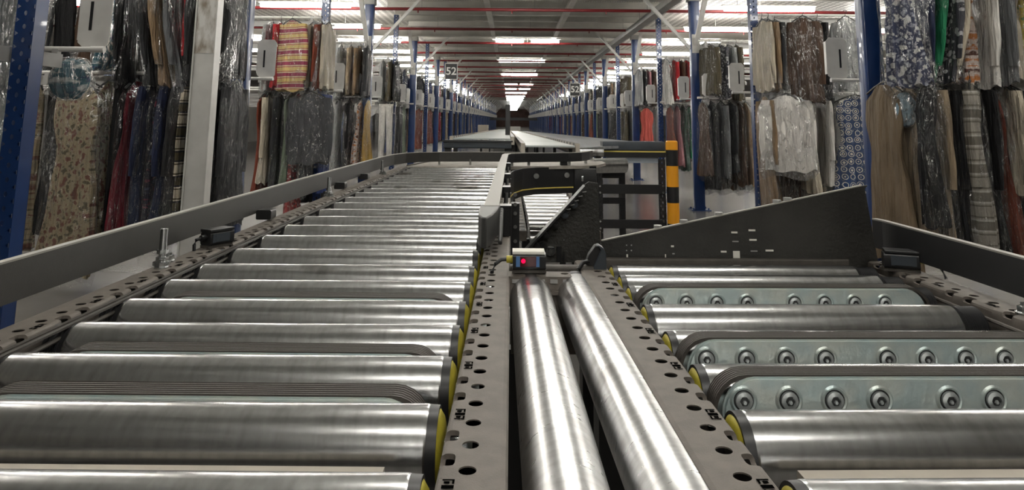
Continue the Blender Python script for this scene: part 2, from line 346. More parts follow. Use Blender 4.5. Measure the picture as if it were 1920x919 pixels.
# ------------------------------------------------------------------ lights
def lamp_proto(L):
    r = empty('tube_light'); 
    m = MB(); m.bbox(-L/2-.03, L/2+.03, -.022, .022, .03, .05, .006, 'x'); m.build('housing', WHITEP, r)
    m = MB(); m.cyl((-L/2, 0, 0), (L/2, 0, 0), .033, n=12); m.build('tube', TUBE, r)
    for sx in (-1, 1): m = MB(); m.cyl((sx*L*.35, 0, .05), (sx*L*.35, 0, .2), .004, n=6); m.build('suspension_rod', GREYP, r)
    return r
lp = lamp_proto(1.15); lpS = lamp_proto(.52); first = {1: True, 2: True}
def place_lamp(src, x, y, z, label, group, fl):
    o = src if first[fl] else copy_tree(src); first[fl] = False
    o.location = (x, y, z); tag(o, label, 'light', group)
LZ = 2.47
place_lamp(lpS, -.04, 12.9, LZ, 'short tube light, left one of the nearest aisle pair', 'aisle tube lights', 2)
place_lamp(lpS, .62, 12.9, LZ, 'short tube light, right one of the nearest aisle pair', 'aisle tube lights', 2)
ys = [(.26, 17.4, 'single aisle tube light just beyond the nearest pair'), (.26, 22.6, 'second single tube light along the aisle')]
for x, y, t in ys: place_lamp(lp, x, y, LZ, t, 'aisle tube lights', 1)
for i, (x, y) in enumerate([(-.02, 28.7), (.62, 28.7), (-.02, 33), (.62, 33), (.26, 38), (.26, 43)]+[(.26, 47+3.6*q) for q in range(17)]):
    place_lamp(lpS if x != .26 else lp, x, y, LZ, 'bright aisle tube light merging into the far glow', 'aisle tube lights', 1)
for i, y in enumerate((8.0, 4.3, 1.6, -.4, -2.6)): place_lamp(lp, .26, y, LZ, 'tube light over the near conveyors above the picture', 'overhead tube lights', 1)
for sgn, xs in ((-1, -2.65), (1, 3.3)):
    sd = 'left' if sgn < 0 else 'right'
    for i in range(20):
        y = 2.7+2.03*i
        lab = {3: 'nearest visible tube light over the %s racks' % sd, 4: 'second visible tube light over the %s racks' % sd, 5: 'third visible tube light over the %s racks' % sd}.get(i, 'tube light over the %s racks, one of the distant row' % sd if i > 5 else 'tube light over the near %s racks above the picture' % sd)
        place_lamp(lp, xs+ (.0 if i < 6 else .1*sgn), y, LZ-.03, lab, 'tube lights over the %s racks' % sd, 1)
        if i < 8: place_lamp(lp, xs+sgn*2.6, y, LZ-.03, 'unseen tube light added for ambient deep over the %s racks' % sd, 'added ambient tube lights over the %s racks' % sd, 1)  # extra unseen row, added for ambient light

# ------------------------------------------------------------------ garments
def body_prof(kind, v):
    """half width across the shoulders (y), half thickness factor"""
    def lerp(pts):
        for (a, x), (b, y) in zip(pts, pts[1:]):
            if v <= b: 
                t = (v-a)/(b-a); t = t*t*(3-2*t); return x+(y-x)*t
        return pts[-1][1]
    if kind in ('coat', 'shirt', 'sweater'): return lerp([(0, .22), (.03, .4), (.12, .92), (.2, 1), (.6, .93), (1, 1.02)]), lerp([(0, .3), (.05, .5), (.2, .85), (.6, .95), (1, 1.05)])
    if kind == 'dress': return lerp([(0, .25), (.04, .5), (.1, .8), (.2, .85), (.38, .66), (.6, .85), (1, 1.08)]), lerp([(0, .3), (.1, .6), (.38, .75), (.7, 1), (1, 1.2)])
    if kind == 'skirt': return lerp([(0, .5), (.1, .6), (1, 1.)]), lerp([(0, .4), (.1, .6), (1, 1.1)])
    return lerp([(0, .5), (1, .55)]), lerp([(0, .7), (1, .9)])
def ringsurf(mb, levels, N, fn, cap=True):
    rings = [[mb.addv(fn(v, 2*PI*k/N)) for k in range(N)] for v in levels]
    for A, B in zip(rings, rings[1:]):
        for k in range(N): mb.face((A[k], A[(k+1) % N], B[(k+1) % N], B[k]))
    if cap: mb.face(rings[0][::-1]); mb.face(rings[-1])
def garment_meshes(kind, seed, L=.8, wf=.42, th=.08, sweep=0., hi=True):
    r = random.Random(seed); N = 36 if hi else 20; LV = 20 if hi else 10
    ph = [r.uniform(0, 6.3) for _ in range(8)]; k1 = r.choice((5, 6, 7)); k2 = r.choice((9, 11)); top = -.055
    lv = [i/LV for i in range(LV+1)]
    def sw(v): return sweep*v**1.6
    mb = MB()
    if kind == 'trousers':
        for s in (-1, 1):
            def fn(v, t, s=s):
                z = top-.03-v*(L-.03); a = wf*.19*(1-.25*v); b = th*.4*(1-.1*v)
                q = 1+.08*math.sin(3*t+ph[0]+4*v)
                return (b*math.sin(t)*q+sw(v), s*(wf*.19+.012*v)+a*math.cos(t)*q, z)
            ringsurf(mb, lv, N, fn)
        mb.bbox(-th*.25, th*.25, -wf*.37, wf*.37, top-.05, top, .01, 'y')
    else:
        def fn(v, t):
            pw, pt = body_prof(kind, v); z = top-v*(L-.0)
            a = wf*.5*pw; b = th*.5*pt; am = (.12+.42*v)*(1 if kind in ('dress', 'skirt', 'coat') else .7)
            fold = am*math.sin(k1*t+ph[0]+1.5*v)*.6+am*.5*math.sin(k2*t+ph[1]-2*v)+.06*math.sin(3*t+9*v+ph[2])
            c, s_ = math.cos(t), math.sin(t)
            x = b*math.copysign(abs(s_)**.8, s_)*(1+fold); y = a*c*(1+.12*fold)
            zz = z+ (.01*math.sin(2*t+ph[3])+.012*math.sin(k1*t+ph[0]))*v
            if v < .1: zz -= .0
            return (x+sw(v)+.01*math.sin(5*v+ph[4]), y+.012*math.sin(4*v+ph[5]), zz)
        ringsurf(mb, [0, .02, .05, .09, .14]+[x for x in lv if x > .15], N, fn)
        if kind in ('coat', 'shirt', 'sweater'):
            Ls = {'coat': .52, 'sweater': .5, 'shirt': .2 if r.random() < .4 else .48}[kind]; Ls = min(Ls, L*.85)
            for s in (-1, 1):
                off = r.uniform(-.25, .25)*th
                def fs(v, t, s=s, off=off):
                    z = top-.035-v*Ls; a = (.048-.014*v)*(1 if v > .06 else .75); b = min(.04, th*.36)*(1.05-.3*v)
                    q = 1+.09*math.sin(3*t+ph[6]+7*v)+.07*math.sin(14*v+ph[7]+t)
                    return (b*math.sin(t)*q+sw(v*Ls/L)+off*v, s*(wf*.5-.035+.03*math.sin(v*2.2))+a*math.cos(t)*q, z)
                ringsurf(mb, [i/11 for i in range(12)], 14, fs)
    bg = MB()
    def fb(v, t):
        pw, pt = body_prof('coat', v); z = top+.012-v*(L+.07)
        a = wf*.5*pw*1.05+.025; b = th*.5*max(pt, .5)*1.12+.012
        if v > .93: q0 = 1-.35*(v-.93)/.07
        else: q0 = 1
        q = 1+.10*math.sin(4*t+ph[3]+3*v)+.09*math.sin(7*t+ph[4]-5*v)+.05*math.sin(13*v+ph[5]+2*t)
        c, s_ = math.cos(t), math.sin(t)
        return (b*q0*s_*q+sw(v), a*(1-.3*(1-q0))*c*(1+.03*math.sin(9*v+ph[6])), z+.02*math.sin(3*t+ph[7])*v)
    ringsurf(bg, [i/(LV+4) for i in range(LV+5)], N, fb, cap=False)
    hg = MB(); hw = wf*.42
    hg.tube([(0, -hw, top-.045), (0, -hw*.55, top-.012), (0, -.02, top+.012), (0, 0, top+.02), (0, .02, top+.012), (0, hw*.55, top-.012), (0, hw, top-.045)], .006, 7)
    hg.tube([(0, 0, top+.015), (0, 0, -.014)]+[(0, -.014*math.cos(a)+.0, .0+.016*math.sin(a)) for a in (-.9+.45*q for q in range(9))], .0022, 6)
    return mb, bg, hg
HN = {'coat': 'coat', 'shirt': 'shirt', 'sweater': 'sweater', 'dress': 'dress', 'trousers': 'trousers', 'skirt': 'skirt'}
def link_mat(o, m):
    o.material_slots[0].link = 'OBJECT'; o.material_slots[0].material = m
def garment(kind, key, x, y, z, L, wf, th, yaw=0., sweep=0., label='', group=None, bag=BAG, seed=0, lean=0.):
    mb, bg, hg = garment_meshes(kind, seed, L, wf, th, sweep)
    o = mb.build(HN[kind], cloth(key)); o.location = (x, y, z); o.rotation_euler = (0, lean, yaw)
    tag(o, label, HN[kind], group)
    if bag: bg.build('plastic_cover', bag, o)
    hg.build('hanger', HANG, o)
    return o
LIB = {}
def lib_garment(kind, var, key, x, y, z, sl, sx, yaw, label, group, bag):
    q = (kind, var)
    if q not in LIB:
        mb, bg, hg = garment_meshes(kind, 100+var*7+len(kind), .8 if kind != 'shirt' else .6, .44, .08, 0, hi=False)
        o = mb.build(HN[kind], cloth(key)); b = bg.build('plastic_cover', BAG, o); h = hg.build('hanger', HANG, o); LIB[q] = o; src = o
    else:
        src = LIB[q]; o = src.copy(); C.objects.link(o)
        for ch in [c for c in bpy.data.objects if c.parent is src]:
            c = ch.copy(); C.objects.link(c); c.parent = o
    link_mat(o, cloth(key)); o.location = (x, y, z); o.rotation_euler = (0, 0, yaw); o.scale = (sx, 1, sl); tag(o, label, HN[kind], group)
    return o

RXL, RXR = -1.79, 2.17
ZL, ZU = 1.27, 1.92
def rackY(side, i): return (2.56+2.02*i) if side < 0 else (4.18+2.0*(i))
# colours (linear)
K = dict(black=(.012, .012, .013), charcoal=(.03, .031, .033), grey=(.13, .135, .14), lgrey=(.33, .34, .34), white=(.62, .6, .56), cream=(.52, .46, .36), beige=(.36, .28, .19),
         tan=(.25, .17, .10), brown=(.07, .04, .025), olive=(.09, .075, .045), navy=(.018, .025, .06), blue=(.03, .05, .16), green=(.02, .20, .09), dgreen=(.03, .07, .05), red=(.42, .02, .025),
         dred=(.14, .012, .022), rust=(.19, .045, .025), pink=(.45, .2, .22), coral=(.5, .1, .08), teal=(.04, .16, .19), sage=(.16, .2, .14), lilac=(.25, .2, .3), lblue=(.25, .35, .42), mustard=(.4, .25, .05), purple=(.12, .03, .09))
def pl(c): return ('plain', K[c], K[c], K[c])
FLORAL_BEIGE = ('floral', (.31, .255, .165), (.17, .075, .055), (.10, .085, .05)); FLORAL_NAVY = ('floral', (.05, .06, .11), (.45, .45, .45), (.25, .27, .33)); FLORAL_RED = ('floral', (.35, .05, .05), (.5, .35, .3), (.1, .05, .05))
FLORAL_OR = ('floral', (.5, .42, .38), (.45, .16, .04), (.1, .04, .03)); FLORAL_Y = ('floral', (.6, .45, .05), (.12, .22, .04), (.6, .55, .3)); FLORAL_TEAL = ('floral', (.03, .12, .16), (.5, .55, .55), (.02, .05, .12))
MEDAL = ('medallion', (.03, .06, .15), (.6, .57, .5), (.02, .02, .04)); STRIPE = ('stripes', (.55, .4, .16), (.28, .05, .09), (.5, .42, .3)); BAND = ('bands', (.3, .28, .24), (.16, .145, .12), (.42, .4, .36))
DOTB = ('dots', (.05, .05, .06), (.35, .35, .36), K['grey'])

# name: (level, u centre, px width, kind, key, length, yaw, face width, sweep, label, bag)
def spec(side, i, rows, dy=-.25):
    y = rackY(side, i)+dy
    for n, (lvl, u, w, kind, key, L, yaw, wf, sweep, label, bag) in enumerate(rows):
        z = ZU if lvl == 'U' else ZL
        ys = y-.13 if abs(yaw) <= .6 else y-.2
        x = Q(u, 225-1300*((z-L*.5)-1)/ys, ys).x; th = w/1300*y
        if abs(yaw) > .6: wf = w/1300*y; th = .09
        if abs(yaw) <= .6: th = min(th, .075); yaw *= .35
        garment(kind, key, x, (y-.2 if abs(yaw) > .6 else y+(n % 3-1)*.012), z, L, wf, max(.05, th*1.0), yaw, sweep, label, None, bag, seed=i*100+n+(50 if side > 0 else 0)+(27 if dy > 0 else 0))
spec(-1, 1, [
 ('L', 135, 110, 'dress', FLORAL_BEIGE, 1.1, 1.35, .4, 0, 'long beige floral dress under film beside the nearest left blue post', BAG),
 ('L', 172, 40, 'dress', FLORAL_BEIGE, 1.05, .35, .4, 0, 'narrow beige floral dress between the wide floral dress and the dark red one', BAG),
 ('L', 205, 44, 'trousers', pl('black'), 1.0, .2, .4, 0, 'black trousers hanging low behind the dark red dress', None),
 ('L', 225, 62, 'dress', pl('dred'), .86, .5, .42, 0, 'dark red wool dress hanging on the lower left rail', BAG),
 ('L', 262, 34, 'coat', pl('navy'), .92, .25, .42, 0, 'navy blue coat beside the dark red dress', BAG),
 ('L', 285, 26, 'dress', ('floral', (.02, .02, .03), (.12, .03, .05), (.05, .06, .1)), .98, .2, .42, 0, 'long dark plum patterned dress right of the navy coat', BAG),
 ('L', 306, 24, 'coat', pl('navy'), .9, .1, .42, 0, 'dark blue denim jacket on the lower rail left of the white column', BAG),
 ('L', 326, 22, 'coat', pl('charcoal'), .9, .15, .42, 0, 'charcoal coat on the lower rail close to the white column', BAG),
 ('L', 343, 14, 'coat', ('bands', K['cream'], K['olive'], K['charcoal']), .85, .1, .4, 0, 'thin cream edged garment just left of the white column', BAG),
 ('L', 366, 22, 'coat', pl('black'), .88, .1, .42, 0, 'black coat hidden behind the stained white column', BAG),
 ('L', 392, 26, 'coat', pl('black'), .86, .2, .42, 0, 'black coat on the lower rail right of the white column', BAG),
 ('L', 418, 36, 'coat', pl('charcoal'), .86, .25, .42, 0, 'charcoal coat in creased film against the second left blue post', BAG),
 ('U', 192, 50, 'shirt', FLORAL_TEAL, .58, .5, .42, .0, 'teal and white patterned blouse above the bundled bag', BAGM),
 ('U', 228, 50, 'coat', pl('black'), .66, .3, .42, .02, 'black jacket on the upper left rail beside the teal blouse', BAG),
 ('U', 262, 44, 'coat', pl('charcoal'), .68, .25, .42, .10, 'charcoal jacket sweeping sideways on the upper left rail', BAG),
 ('U', 290, 26, 'coat', pl('tan'), .68, .15, .42, .12, 'tan and brown jacket between two dark ones on the upper left rail', BAG),
 ('U', 312, 44, 'coat', pl('grey'), .74, .2, .42, .13, 'grey garment in shining film swinging towards the white column', BAGM),
 ('U', 342, 18, 'dress', pl('red'), .5, .15, .4, .05, 'bright red top squeezed between grey garments on the upper left rail', BAG),
 ('U', 362, 34, 'coat', pl('charcoal'), .66, .15, .42, .02, 'dark grey jacket on the upper rail just behind the white column', BAG),
 ('U', 396, 30, 'coat', pl('brown'), .6, .15, .42, 0, 'dark brown jacket on the upper rail right of the white column', BAG),
 ('U', 424, 44, 'coat', pl('black'), .62, .4, .42, 0, 'black jacket in crumpled film left of the second blue post', BAGM),
])
spec(-1, 2, [
 ('L', 492, 34, 'coat', pl('cream'), .78, .5, .42, 0, 'cream coat on the lower rail right of the second left blue post', BAG),
 ('L', 482, 22, 'dress', pl('rust'), .98, .2, .42, 0, 'rust red long dress behind the cream coat', None),
 ('L', 514, 20, 'coat', pl('charcoal'), .86, .15, .42, 0, 'charcoal coat between the cream coat and the green dress', BAG),
 ('L', 534, 22, 'dress', pl('sage'), .84, .2, .42, 0, 'thin sage green dress left of the grey sweatshirt', BAG),
 ('L', 580, 76, 'sweater', ('plain', (.07, .072, .078), K['grey'], K['grey']), .6, 1.45, .42, 0, 'grey sweatshirt in clear film facing the aisle on the lower left rail', BAG),
 ('L', 566, 44, 'dress', pl('black'), .84, .3, .42, 0, 'black dress showing below the grey sweatshirt', BAGM),
 ('L', 602, 22, 'trousers', pl('blue'), .86, .1, .42, 0, 'blue trousers showing below the grey sweatshirt', None),
 ('L', 545, 30, 'dress', FLORAL_RED, 1.12, .3, .42, 0, 'long red floral dress whose hem shows under the guard rail', BAG),
 ('U', 498, 18, 'coat', pl('lgrey'), .62, .1, .42, 0, 'pale grey garment at the far end of the upper rail beside the red cardigan', BAGM),
 ('U', 516, 26, 'sweater', pl('red'), .6, .3, .42, 0, 'red cardigan left of the striped knit on the upper left rail', BAG),
 ('U', 545, 62, 'sweater', STRIPE, .62, 1.2, .42, 0, 'multicoloured striped knit cardigan on the upper left rail', BAG),
 ('U', 576, 22, 'sweater', pl('cream'), .58, .2, .42, 0, 'cream knit beside the striped cardigan', BAG),
 ('U', 594, 26, 'coat', pl('rust'), .6, .2, .42, 0, 'reddish brown jacket right of the cream knit', BAGM),
 ('U', 608, 12, 'coat', pl('cream'), .6, .1, .42, 0, 'narrow off-white garment against the third left post', BAG),
])
spec(-1, 3, [
 ('U', 634, 18, 'coat', pl('lgrey'), .62, .1, .42, 0, 'silvery grey garment right of the third left post', BAGM),
 ('U', 652, 18, 'coat', pl('beige'), .58, .3, .42, 0, 'beige coat on the upper rail before the fourth left post', BAG),
 ('U', 667, 16, 'coat', pl('tan'), .58, .1, .42, 0, 'tan coat next to the beige one on the upper left rail', BAG),
 ('U', 684, 18, 'coat', pl('charcoal'), .6, .2, .42, 0, 'charcoal jacket nearest the fourth left post on the upper rail', BAG),
 ('L', 628, 20, 'dress', pl('lgrey'), .84, .1, .42, 0, 'pale grey long dress in film right of the third left post', BAGM),
 ('L', 648, 20, 'coat', pl('black'), .8, .2, .42, 0, 'black coat on the lower rail before the fourth left post', BAGM),
 ('L', 668, 18, 'dress', FLORAL_OR, .84, .2, .42, 0, 'pink floral dress beside the black coat on the lower left rail', BAG),
 ('L', 684, 14, 'dress', pl('mustard'), .8, .1, .42, 0, 'ochre dress against the fourth left post', BAG),
])
spec(-1, 4, [
 ('L', 723, 34, 'trousers', pl('white'), .8, 1.4, .42, 0, 'white trousers facing the aisle behind the fourth left post', BAG),
 ('L', 745, 10, 'coat', pl('charcoal'), .8, .1, .42, 0, 'charcoal coat right of the white trousers', BAG),
 ('U', 714, 16, 'coat', pl('lgrey'), .6, .2, .42, 0, 'pale jacket above the white trousers', BAG),
 ('U', 729, 14, 'coat', pl('olive'), .6, .2, .42, 0, 'olive jacket above the white trousers', BAG),
 ('U', 741, 12, 'coat', pl('charcoal'), .6, .2, .42, 0, 'dark jacket above and right of the white trousers', BAG),
])
spec(1, 0, [
 ('U', 1692, 66, 'dress', FLORAL_NAVY, .66, .9, .42, 0, 'navy and grey floral dress on the upper rail beside the nearest right blue post', BAG),
 ('U', 1738, 30, 'coat', pl('navy'), .66, -.3, .42, -.03, 'slate blue garment left of the green one on the upper right rail', BAG),
 ('U', 1764, 34, 'coat', pl('green'), .66, -.2, .42, -.09, 'emerald green garment on the upper right rail', BAG),
 ('U', 1788, 24, 'shirt', DOTB, .64, -.2, .42, -.06, 'dark patterned blouse between the green and the cream garments', BAG),
 ('U', 1806, 24, 'coat', pl('cream'), .64, -.2, .42, -.1, 'cream coat left of the orange floral dress', BAG),
 ('U', 1826, 30, 'dress', FLORAL_OR, .64, -.3, .42, -.05, 'orange and plum floral dress on the upper right rail', BAG),
 ('U', 1852, 36, 'coat', pl('white'), .66, -.3, .42, -.02, 'off-white coat right of the orange floral dress', BAG),
 ('U', 1882, 26, 'coat', pl('grey'), .64, -.2, .42, 0, 'grey jacket with a pale top on the upper right rail', BAG),
 ('U', 1902, 24, 'dress', pl('cream'), .62, -.2, .42, 0, 'cream blouse beside the yellow floral garment', BAG),
 ('U', 1922, 36, 'dress', FLORAL_Y, .62, -.5, .42, 0, 'yellow and green floral garment at the right edge', BAG),
 ('L', 1690, 50, 'dress', ('plain', (.17, .125, .08), K['tan'], K['tan']), .96, .1, .42, 0, 'tan brown long coat dress right of the nearest right post', None),
 ('L', 1722, 30, 'dress', pl('beige'), .9, .2, .42, 0, 'khaki long dress behind the knotted black garment', None),
 ('L', 1742, 40, 'dress', pl('black'), .74, .7, .4, 0, 'black garment in a knotted clear film on the lower right rail', BAG),
 ('L', 1772, 36, 'coat', pl('beige'), .82, -.4, .42, 0, 'tan trench coat in film on the lower right rail', BAG),
 ('L', 1800, 30, 'coat', pl('charcoal'), .9, -.2, .42, 0, 'charcoal coat between the trench coat and the striped knit', BAG),
 ('L', 1830, 50, 'sweater', BAND, .86, -.7, .44, 0, 'grey and white striped long knit on the lower right rail', BAG),
 ('L', 1862, 30, 'coat', pl('black'), .88, -.3, .42, 0, 'black coat right of the striped knit', BAG),
 ('L', 1884, 26, 'dress', pl('rust'), 1., -.3, .42, .05, 'maroon long dress hanging lowest near the right edge', BAG),
 ('L', 1902, 28, 'sweater', pl('cream'), .58, -.3, .42, 0, 'cream knit top near the right edge of the lower rail', BAG),
 ('L', 1926, 30, 'coat', pl('charcoal'), .9, -.3, .42, 0, 'dark coat cut off by the right edge of the lower rail', BAG),
])
spec(1, 1, [
 ('L', 1476, 84, 'shirt', ('plain', (.78, .75, .7), K['white'], K['white']), .6, 1.4, .42, 0, 'white blouse in film facing the aisle on the lower right rail', BAGM),
 ('L', 1530, 34, 'dress', pl('cream'), .78, -.5, .42, 0, 'ivory dress right of the facing white blouse', BAG),
 ('L', 1556, 26, 'shirt', pl('white'), .72, -.3, .42, 0, 'long white shirt left of the blue medallion dress', BAG),
 ('L', 1608, 84, 'dress', MEDAL, .84, 1.35, .5, 0, 'blue and white medallion print dress behind the nearest right post', BAG),
 ('L', 1448, 20, 'coat', pl('tan'), .95, -.2, .42, 0, 'tan long coat behind the facing white blouse', BAG),
 ('L', 1575, 26, 'trousers', pl('lgrey'), .85, -.2, .42, 0, 'pale grey trousers behind the medallion dress', BAG),
 ('U', 1440, 14, 'coat', pl('cream'), .6, -.1, .42, 0, 'cream jacket beside the perforated right post', BAG),
 ('U', 1453, 16, 'coat', pl('tan'), .6, -.1, .42, 0, 'orange tan jacket on the upper rail right of the perforated post', BAG),
 ('U', 1467, 18, 'coat', pl('charcoal'), .58, -.2, .42, 0, 'dark grey jacket left of the large brown one', BAGM),
 ('U', 1508, 54, 'coat', pl('brown'), .7, 1.1, .42, 0, 'large brown and black coat in film on the upper right rail', BAG),
 ('U', 1548, 24, 'coat', pl('black'), .66, -.3, .42, 0, 'black coat right of the large brown coat', BAG),
 ('U', 1588, 50, 'shirt', pl('lgrey'), .6, .9, .42, 0, 'pale garment in loose clear film left of the nearest right post', BAGM),
])
spec(1, 2, [
 ('U', 1336, 34, 'coat', pl('olive'), .56, .6, .42, 0, 'olive brown quilted jacket right of the second solid right post', BAG),
 ('U', 1358, 22, 'coat', DOTB, .6, .1, .42, 0, 'dark speckled coat next to the olive jacket', BAG),
 ('U', 1374, 16, 'shirt', pl('lgrey'), .5, .1, .42, 0, 'light grey shirt on the upper right rail', BAG),
 ('U', 1388, 22, 'coat', pl('olive'), .62, -.2, .42, 0, 'brown green coat before the perforated right post', BAG),
 ('L', 1326, 18, 'dress', pl('brown'), .8, .1, .42, 0, 'brown long dress right of the second solid right post', BAG),
 ('L', 1342, 18, 'dress', pl('charcoal'), .94, .1, .42, 0, 'very long black dress on the lower right rail', BAG),
 ('L', 1359, 20, 'coat', pl('grey'), .82, .1, .42, 0, 'grey coat next to the very long black dress', BAG),
 ('L', 1376, 18, 'coat', pl('charcoal'), .76, .1, .42, 0, 'dark green grey coat on the lower right rail', BAG),
 ('L', 1394, 20, 'dress', pl('brown'), .9, -.1, .42, 0, 'taupe long dress before the perforated right post', BAG),
 ('L', 1407, 14, 'dress', pl('tan'), .9, -.1, .42, 0, 'tan dress tucked beside the perforated right post', BAG),
])
spec(1, 3, [
 ('U', 1254, 14, 'dress', pl('white'), .62, .1, .42, 0, 'white dress right of the second perforated post', BAG),
 ('U', 1268, 12, 'coat', pl('red'), .56, .1, .42, 0, 'red coat next to the white dress on the upper rail', BAG),
 ('U', 1280, 13, 'coat', pl('brown'), .56, .1, .42, 0, 'dark brown coat between two red garments', BAG),
 ('U', 1291, 10, 'coat', pl('red'), .56, .1, .42, 0, 'red jacket against the second solid right post', BAG),
 ('L', 1262, 12, 'dress', pl('rust'), .82, .1, .42, 0, 'rust dress behind the striped bollard', BAG),
 ('L', 1275, 12, 'dress', pl('pink'), .82, .1, .42, 0, 'pink dress right of the bollard', BAG),
 ('L', 1285, 11, 'dress', pl('dgreen'), .88, .1, .42, 0, 'dark green dress left of the bright green one', BAG),
 ('L', 1297, 15, 'dress', pl('green'), .72, .3, .42, 0, 'bright green dress left of the second solid right post', BAGM),
])
spec(1, 4, [
 ('U', 1200, 10, 'coat', pl('lgrey'), .6, .1, .42, 0, 'grey coat right of the third solid right post', BAG),
 ('U', 1209, 10, 'coat', pl('charcoal'), .6, .1, .42, 0, 'dark coat above the red dress', BAG),
 ('U', 1217, 7, 'coat', pl('pink'), .55, .1, .42, 0, 'pink garment above the red dress', BAG),
 ('U', 1227, 12, 'coat', pl('brown'), .6, .1, .42, 0, 'brown coat above and right of the red dress', BAG),
 ('L', 1212, 28, 'dress', pl('coral'), .86, 1.3, .4, 0, 'coral red dress facing the aisle beyond the belt end', None),
 ('L', 1232, 10, 'coat', pl('lgrey'), .8, .1, .42, 0, 'pale grey coat right of the coral red dress', BAG),
])
# garments on the rear rails showing through the gaps
spec(-1, 1, [
 ('L', 58, 50, 'dress', FLORAL_BEIGE, 1.05, .9, .42, 0, 'beige floral dress in film just right of the nearest left post foot', BAG),
 ('L', 100, 50, 'coat', pl('black'), .95, .9, .42, 0, 'black coat behind the wide floral dress', None),
 ('L', 150, 60, 'coat', pl('charcoal'), .98, 1.2, .42, 0, 'charcoal coat behind the floral dresses on the rear lower rail', None),
 ('U', 120, 46, 'coat', pl('black'), .62, .9, .42, 0, 'black jacket behind the white panel at the upper left', None),
 ('U', 162, 46, 'coat', pl('brown'), .6, .9, .42, 0, 'dark brown jacket behind the teal blouse', None),
 ('U', 82, 46, 'coat', pl('charcoal'), .62, .9, .42, 0, 'charcoal jacket against the nearest left post on the upper rail', BAGM)], dy=.25)
spec(-1, 2, [
 ('L', 505, 50, 'coat', pl('brown'), .9, .9, .42, 0, 'dark brown coat behind the cream coat on the rear rail', None),
 ('L', 560, 50, 'coat', pl('black'), .98, 1.2, .42, 0, 'black long coat behind the grey sweatshirt', None),
 ('L', 600, 30, 'dress', pl('charcoal'), .98, .8, .42, 0, 'charcoal dress behind the grey sweatshirt beside the perforated post', None)], dy=.25)
spec(1, 0, [
 ('L', 1690, 50, 'dress', pl('brown'), .92, .9, .42, 0, 'dark brown dress on the rear rail beside the nearest right post', None),
 ('L', 1740, 50, 'dress', pl('tan'), .98, 1.1, .42, 0, 'tan dress behind the knotted black garment', None),
 ('L', 1800, 60, 'coat', pl('brown'), .95, 1.1, .42, 0, 'brown coat on the rear rail behind the trench coat', None)], dy=.25)
spec(1, 1, [
 ('L', 1440, 34, 'dress', pl('tan'), .98, .9, .42, 0, 'tan dress on the rear rail right of the perforated post', BAG),
 ('L', 1478, 40, 'coat', pl('brown'), .92, 1.1, .42, 0, 'brown coat whose hem shows below the white blouse', BAGM),
 ('L', 1520, 40, 'dress', pl('beige'), .98, 1.1, .42, 0, 'beige dress on the rear rail behind the ivory dress', BAGM),
 ('L', 1562, 40, 'coat', pl('grey'), .95, 1.1, .42, 0, 'grey coat on the rear rail left of the medallion dress', BAG)], dy=.25)
spec(1, 2, [
 ('L', 1330, 26, 'dress', pl('grey'), .98, .9, .42, 0, 'grey dress in film on the rear rail beside the braced post', BAGM),
 ('L', 1362, 30, 'coat', pl('brown'), .98, 1.1, .42, 0, 'dark brown coat on the rear rail behind the grey coat', BAGM),
 ('L', 1394, 26, 'dress', pl('lgrey'), .98, 1.1, .42, 0, 'pale film covered dress on the rear rail by the perforated post', BAGM)], dy=.25)
# rows further down the aisle
PAL = ['black', 'charcoal', 'grey', 'lgrey', 'white', 'cream', 'beige', 'tan', 'brown', 'olive', 'navy', 'charcoal', 'black', 'white', 'rust', 'pink', 'dred', 'sage', 'blue', 'cream']
WORDS = {'lgrey': 'pale grey', 'dred': 'dark red', 'rust': 'rust brown', 'sage': 'sage green'}
ORD = ['first', 'second', 'third', 'fourth', 'fifth', 'sixth', 'seventh']
RW = ['', 'first', 'second', 'third', 'fourth', 'fifth', 'sixth', 'seventh', 'eighth', 'ninth', 'tenth', 'eleventh', 'twelfth', 'thirteenth', 'fourteenth']
used = set()
for side in (-1, 1):
    sd = 'left' if side < 0 else 'right'; X0 = RXL if side < 0 else RXR
    for i in range(5, 26):
        y = rackY(side, i)-.25; ratio = (y+.25)/(y-1.77); xr = min(abs(X0)*(ratio-1)+.12, .8); n = max(2, int(xr/.085)); n = min(n, 5)
        for lvl in ('U', 'L'):
            for q in range(n):
                c = rnd.choice(PAL); kind = rnd.choice(('coat', 'dress', 'coat', 'shirt' if lvl == 'U' else 'trousers')); var = rnd.randrange(3)
                z = ZU if lvl == 'U' else ZL
                sl = (.72 if lvl == 'U' else rnd.uniform(.9, 1.08))*(1.25 if kind == 'shirt' else 1); word = WORDS.get(c, c)
                if i < 13: lab = '%s %s, %s in on the %s rail of the %s %s rack' % (word, HN[kind], ORD[q], 'upper' if lvl == 'U' else 'lower', RW[i+1], sd)
                else: lab = 'tiny %s %s in the crowded far end of the %s racks' % (word, HN[kind], sd)
                lib_garment(kind, var, pl(c), X0+side*(.12+q*.085), y+rnd.uniform(-.02, .02), z, sl, rnd.uniform(.85, 1.25), rnd.uniform(-.35, .35), lab, 'hanging garments of the %s far racks' % sd, True)
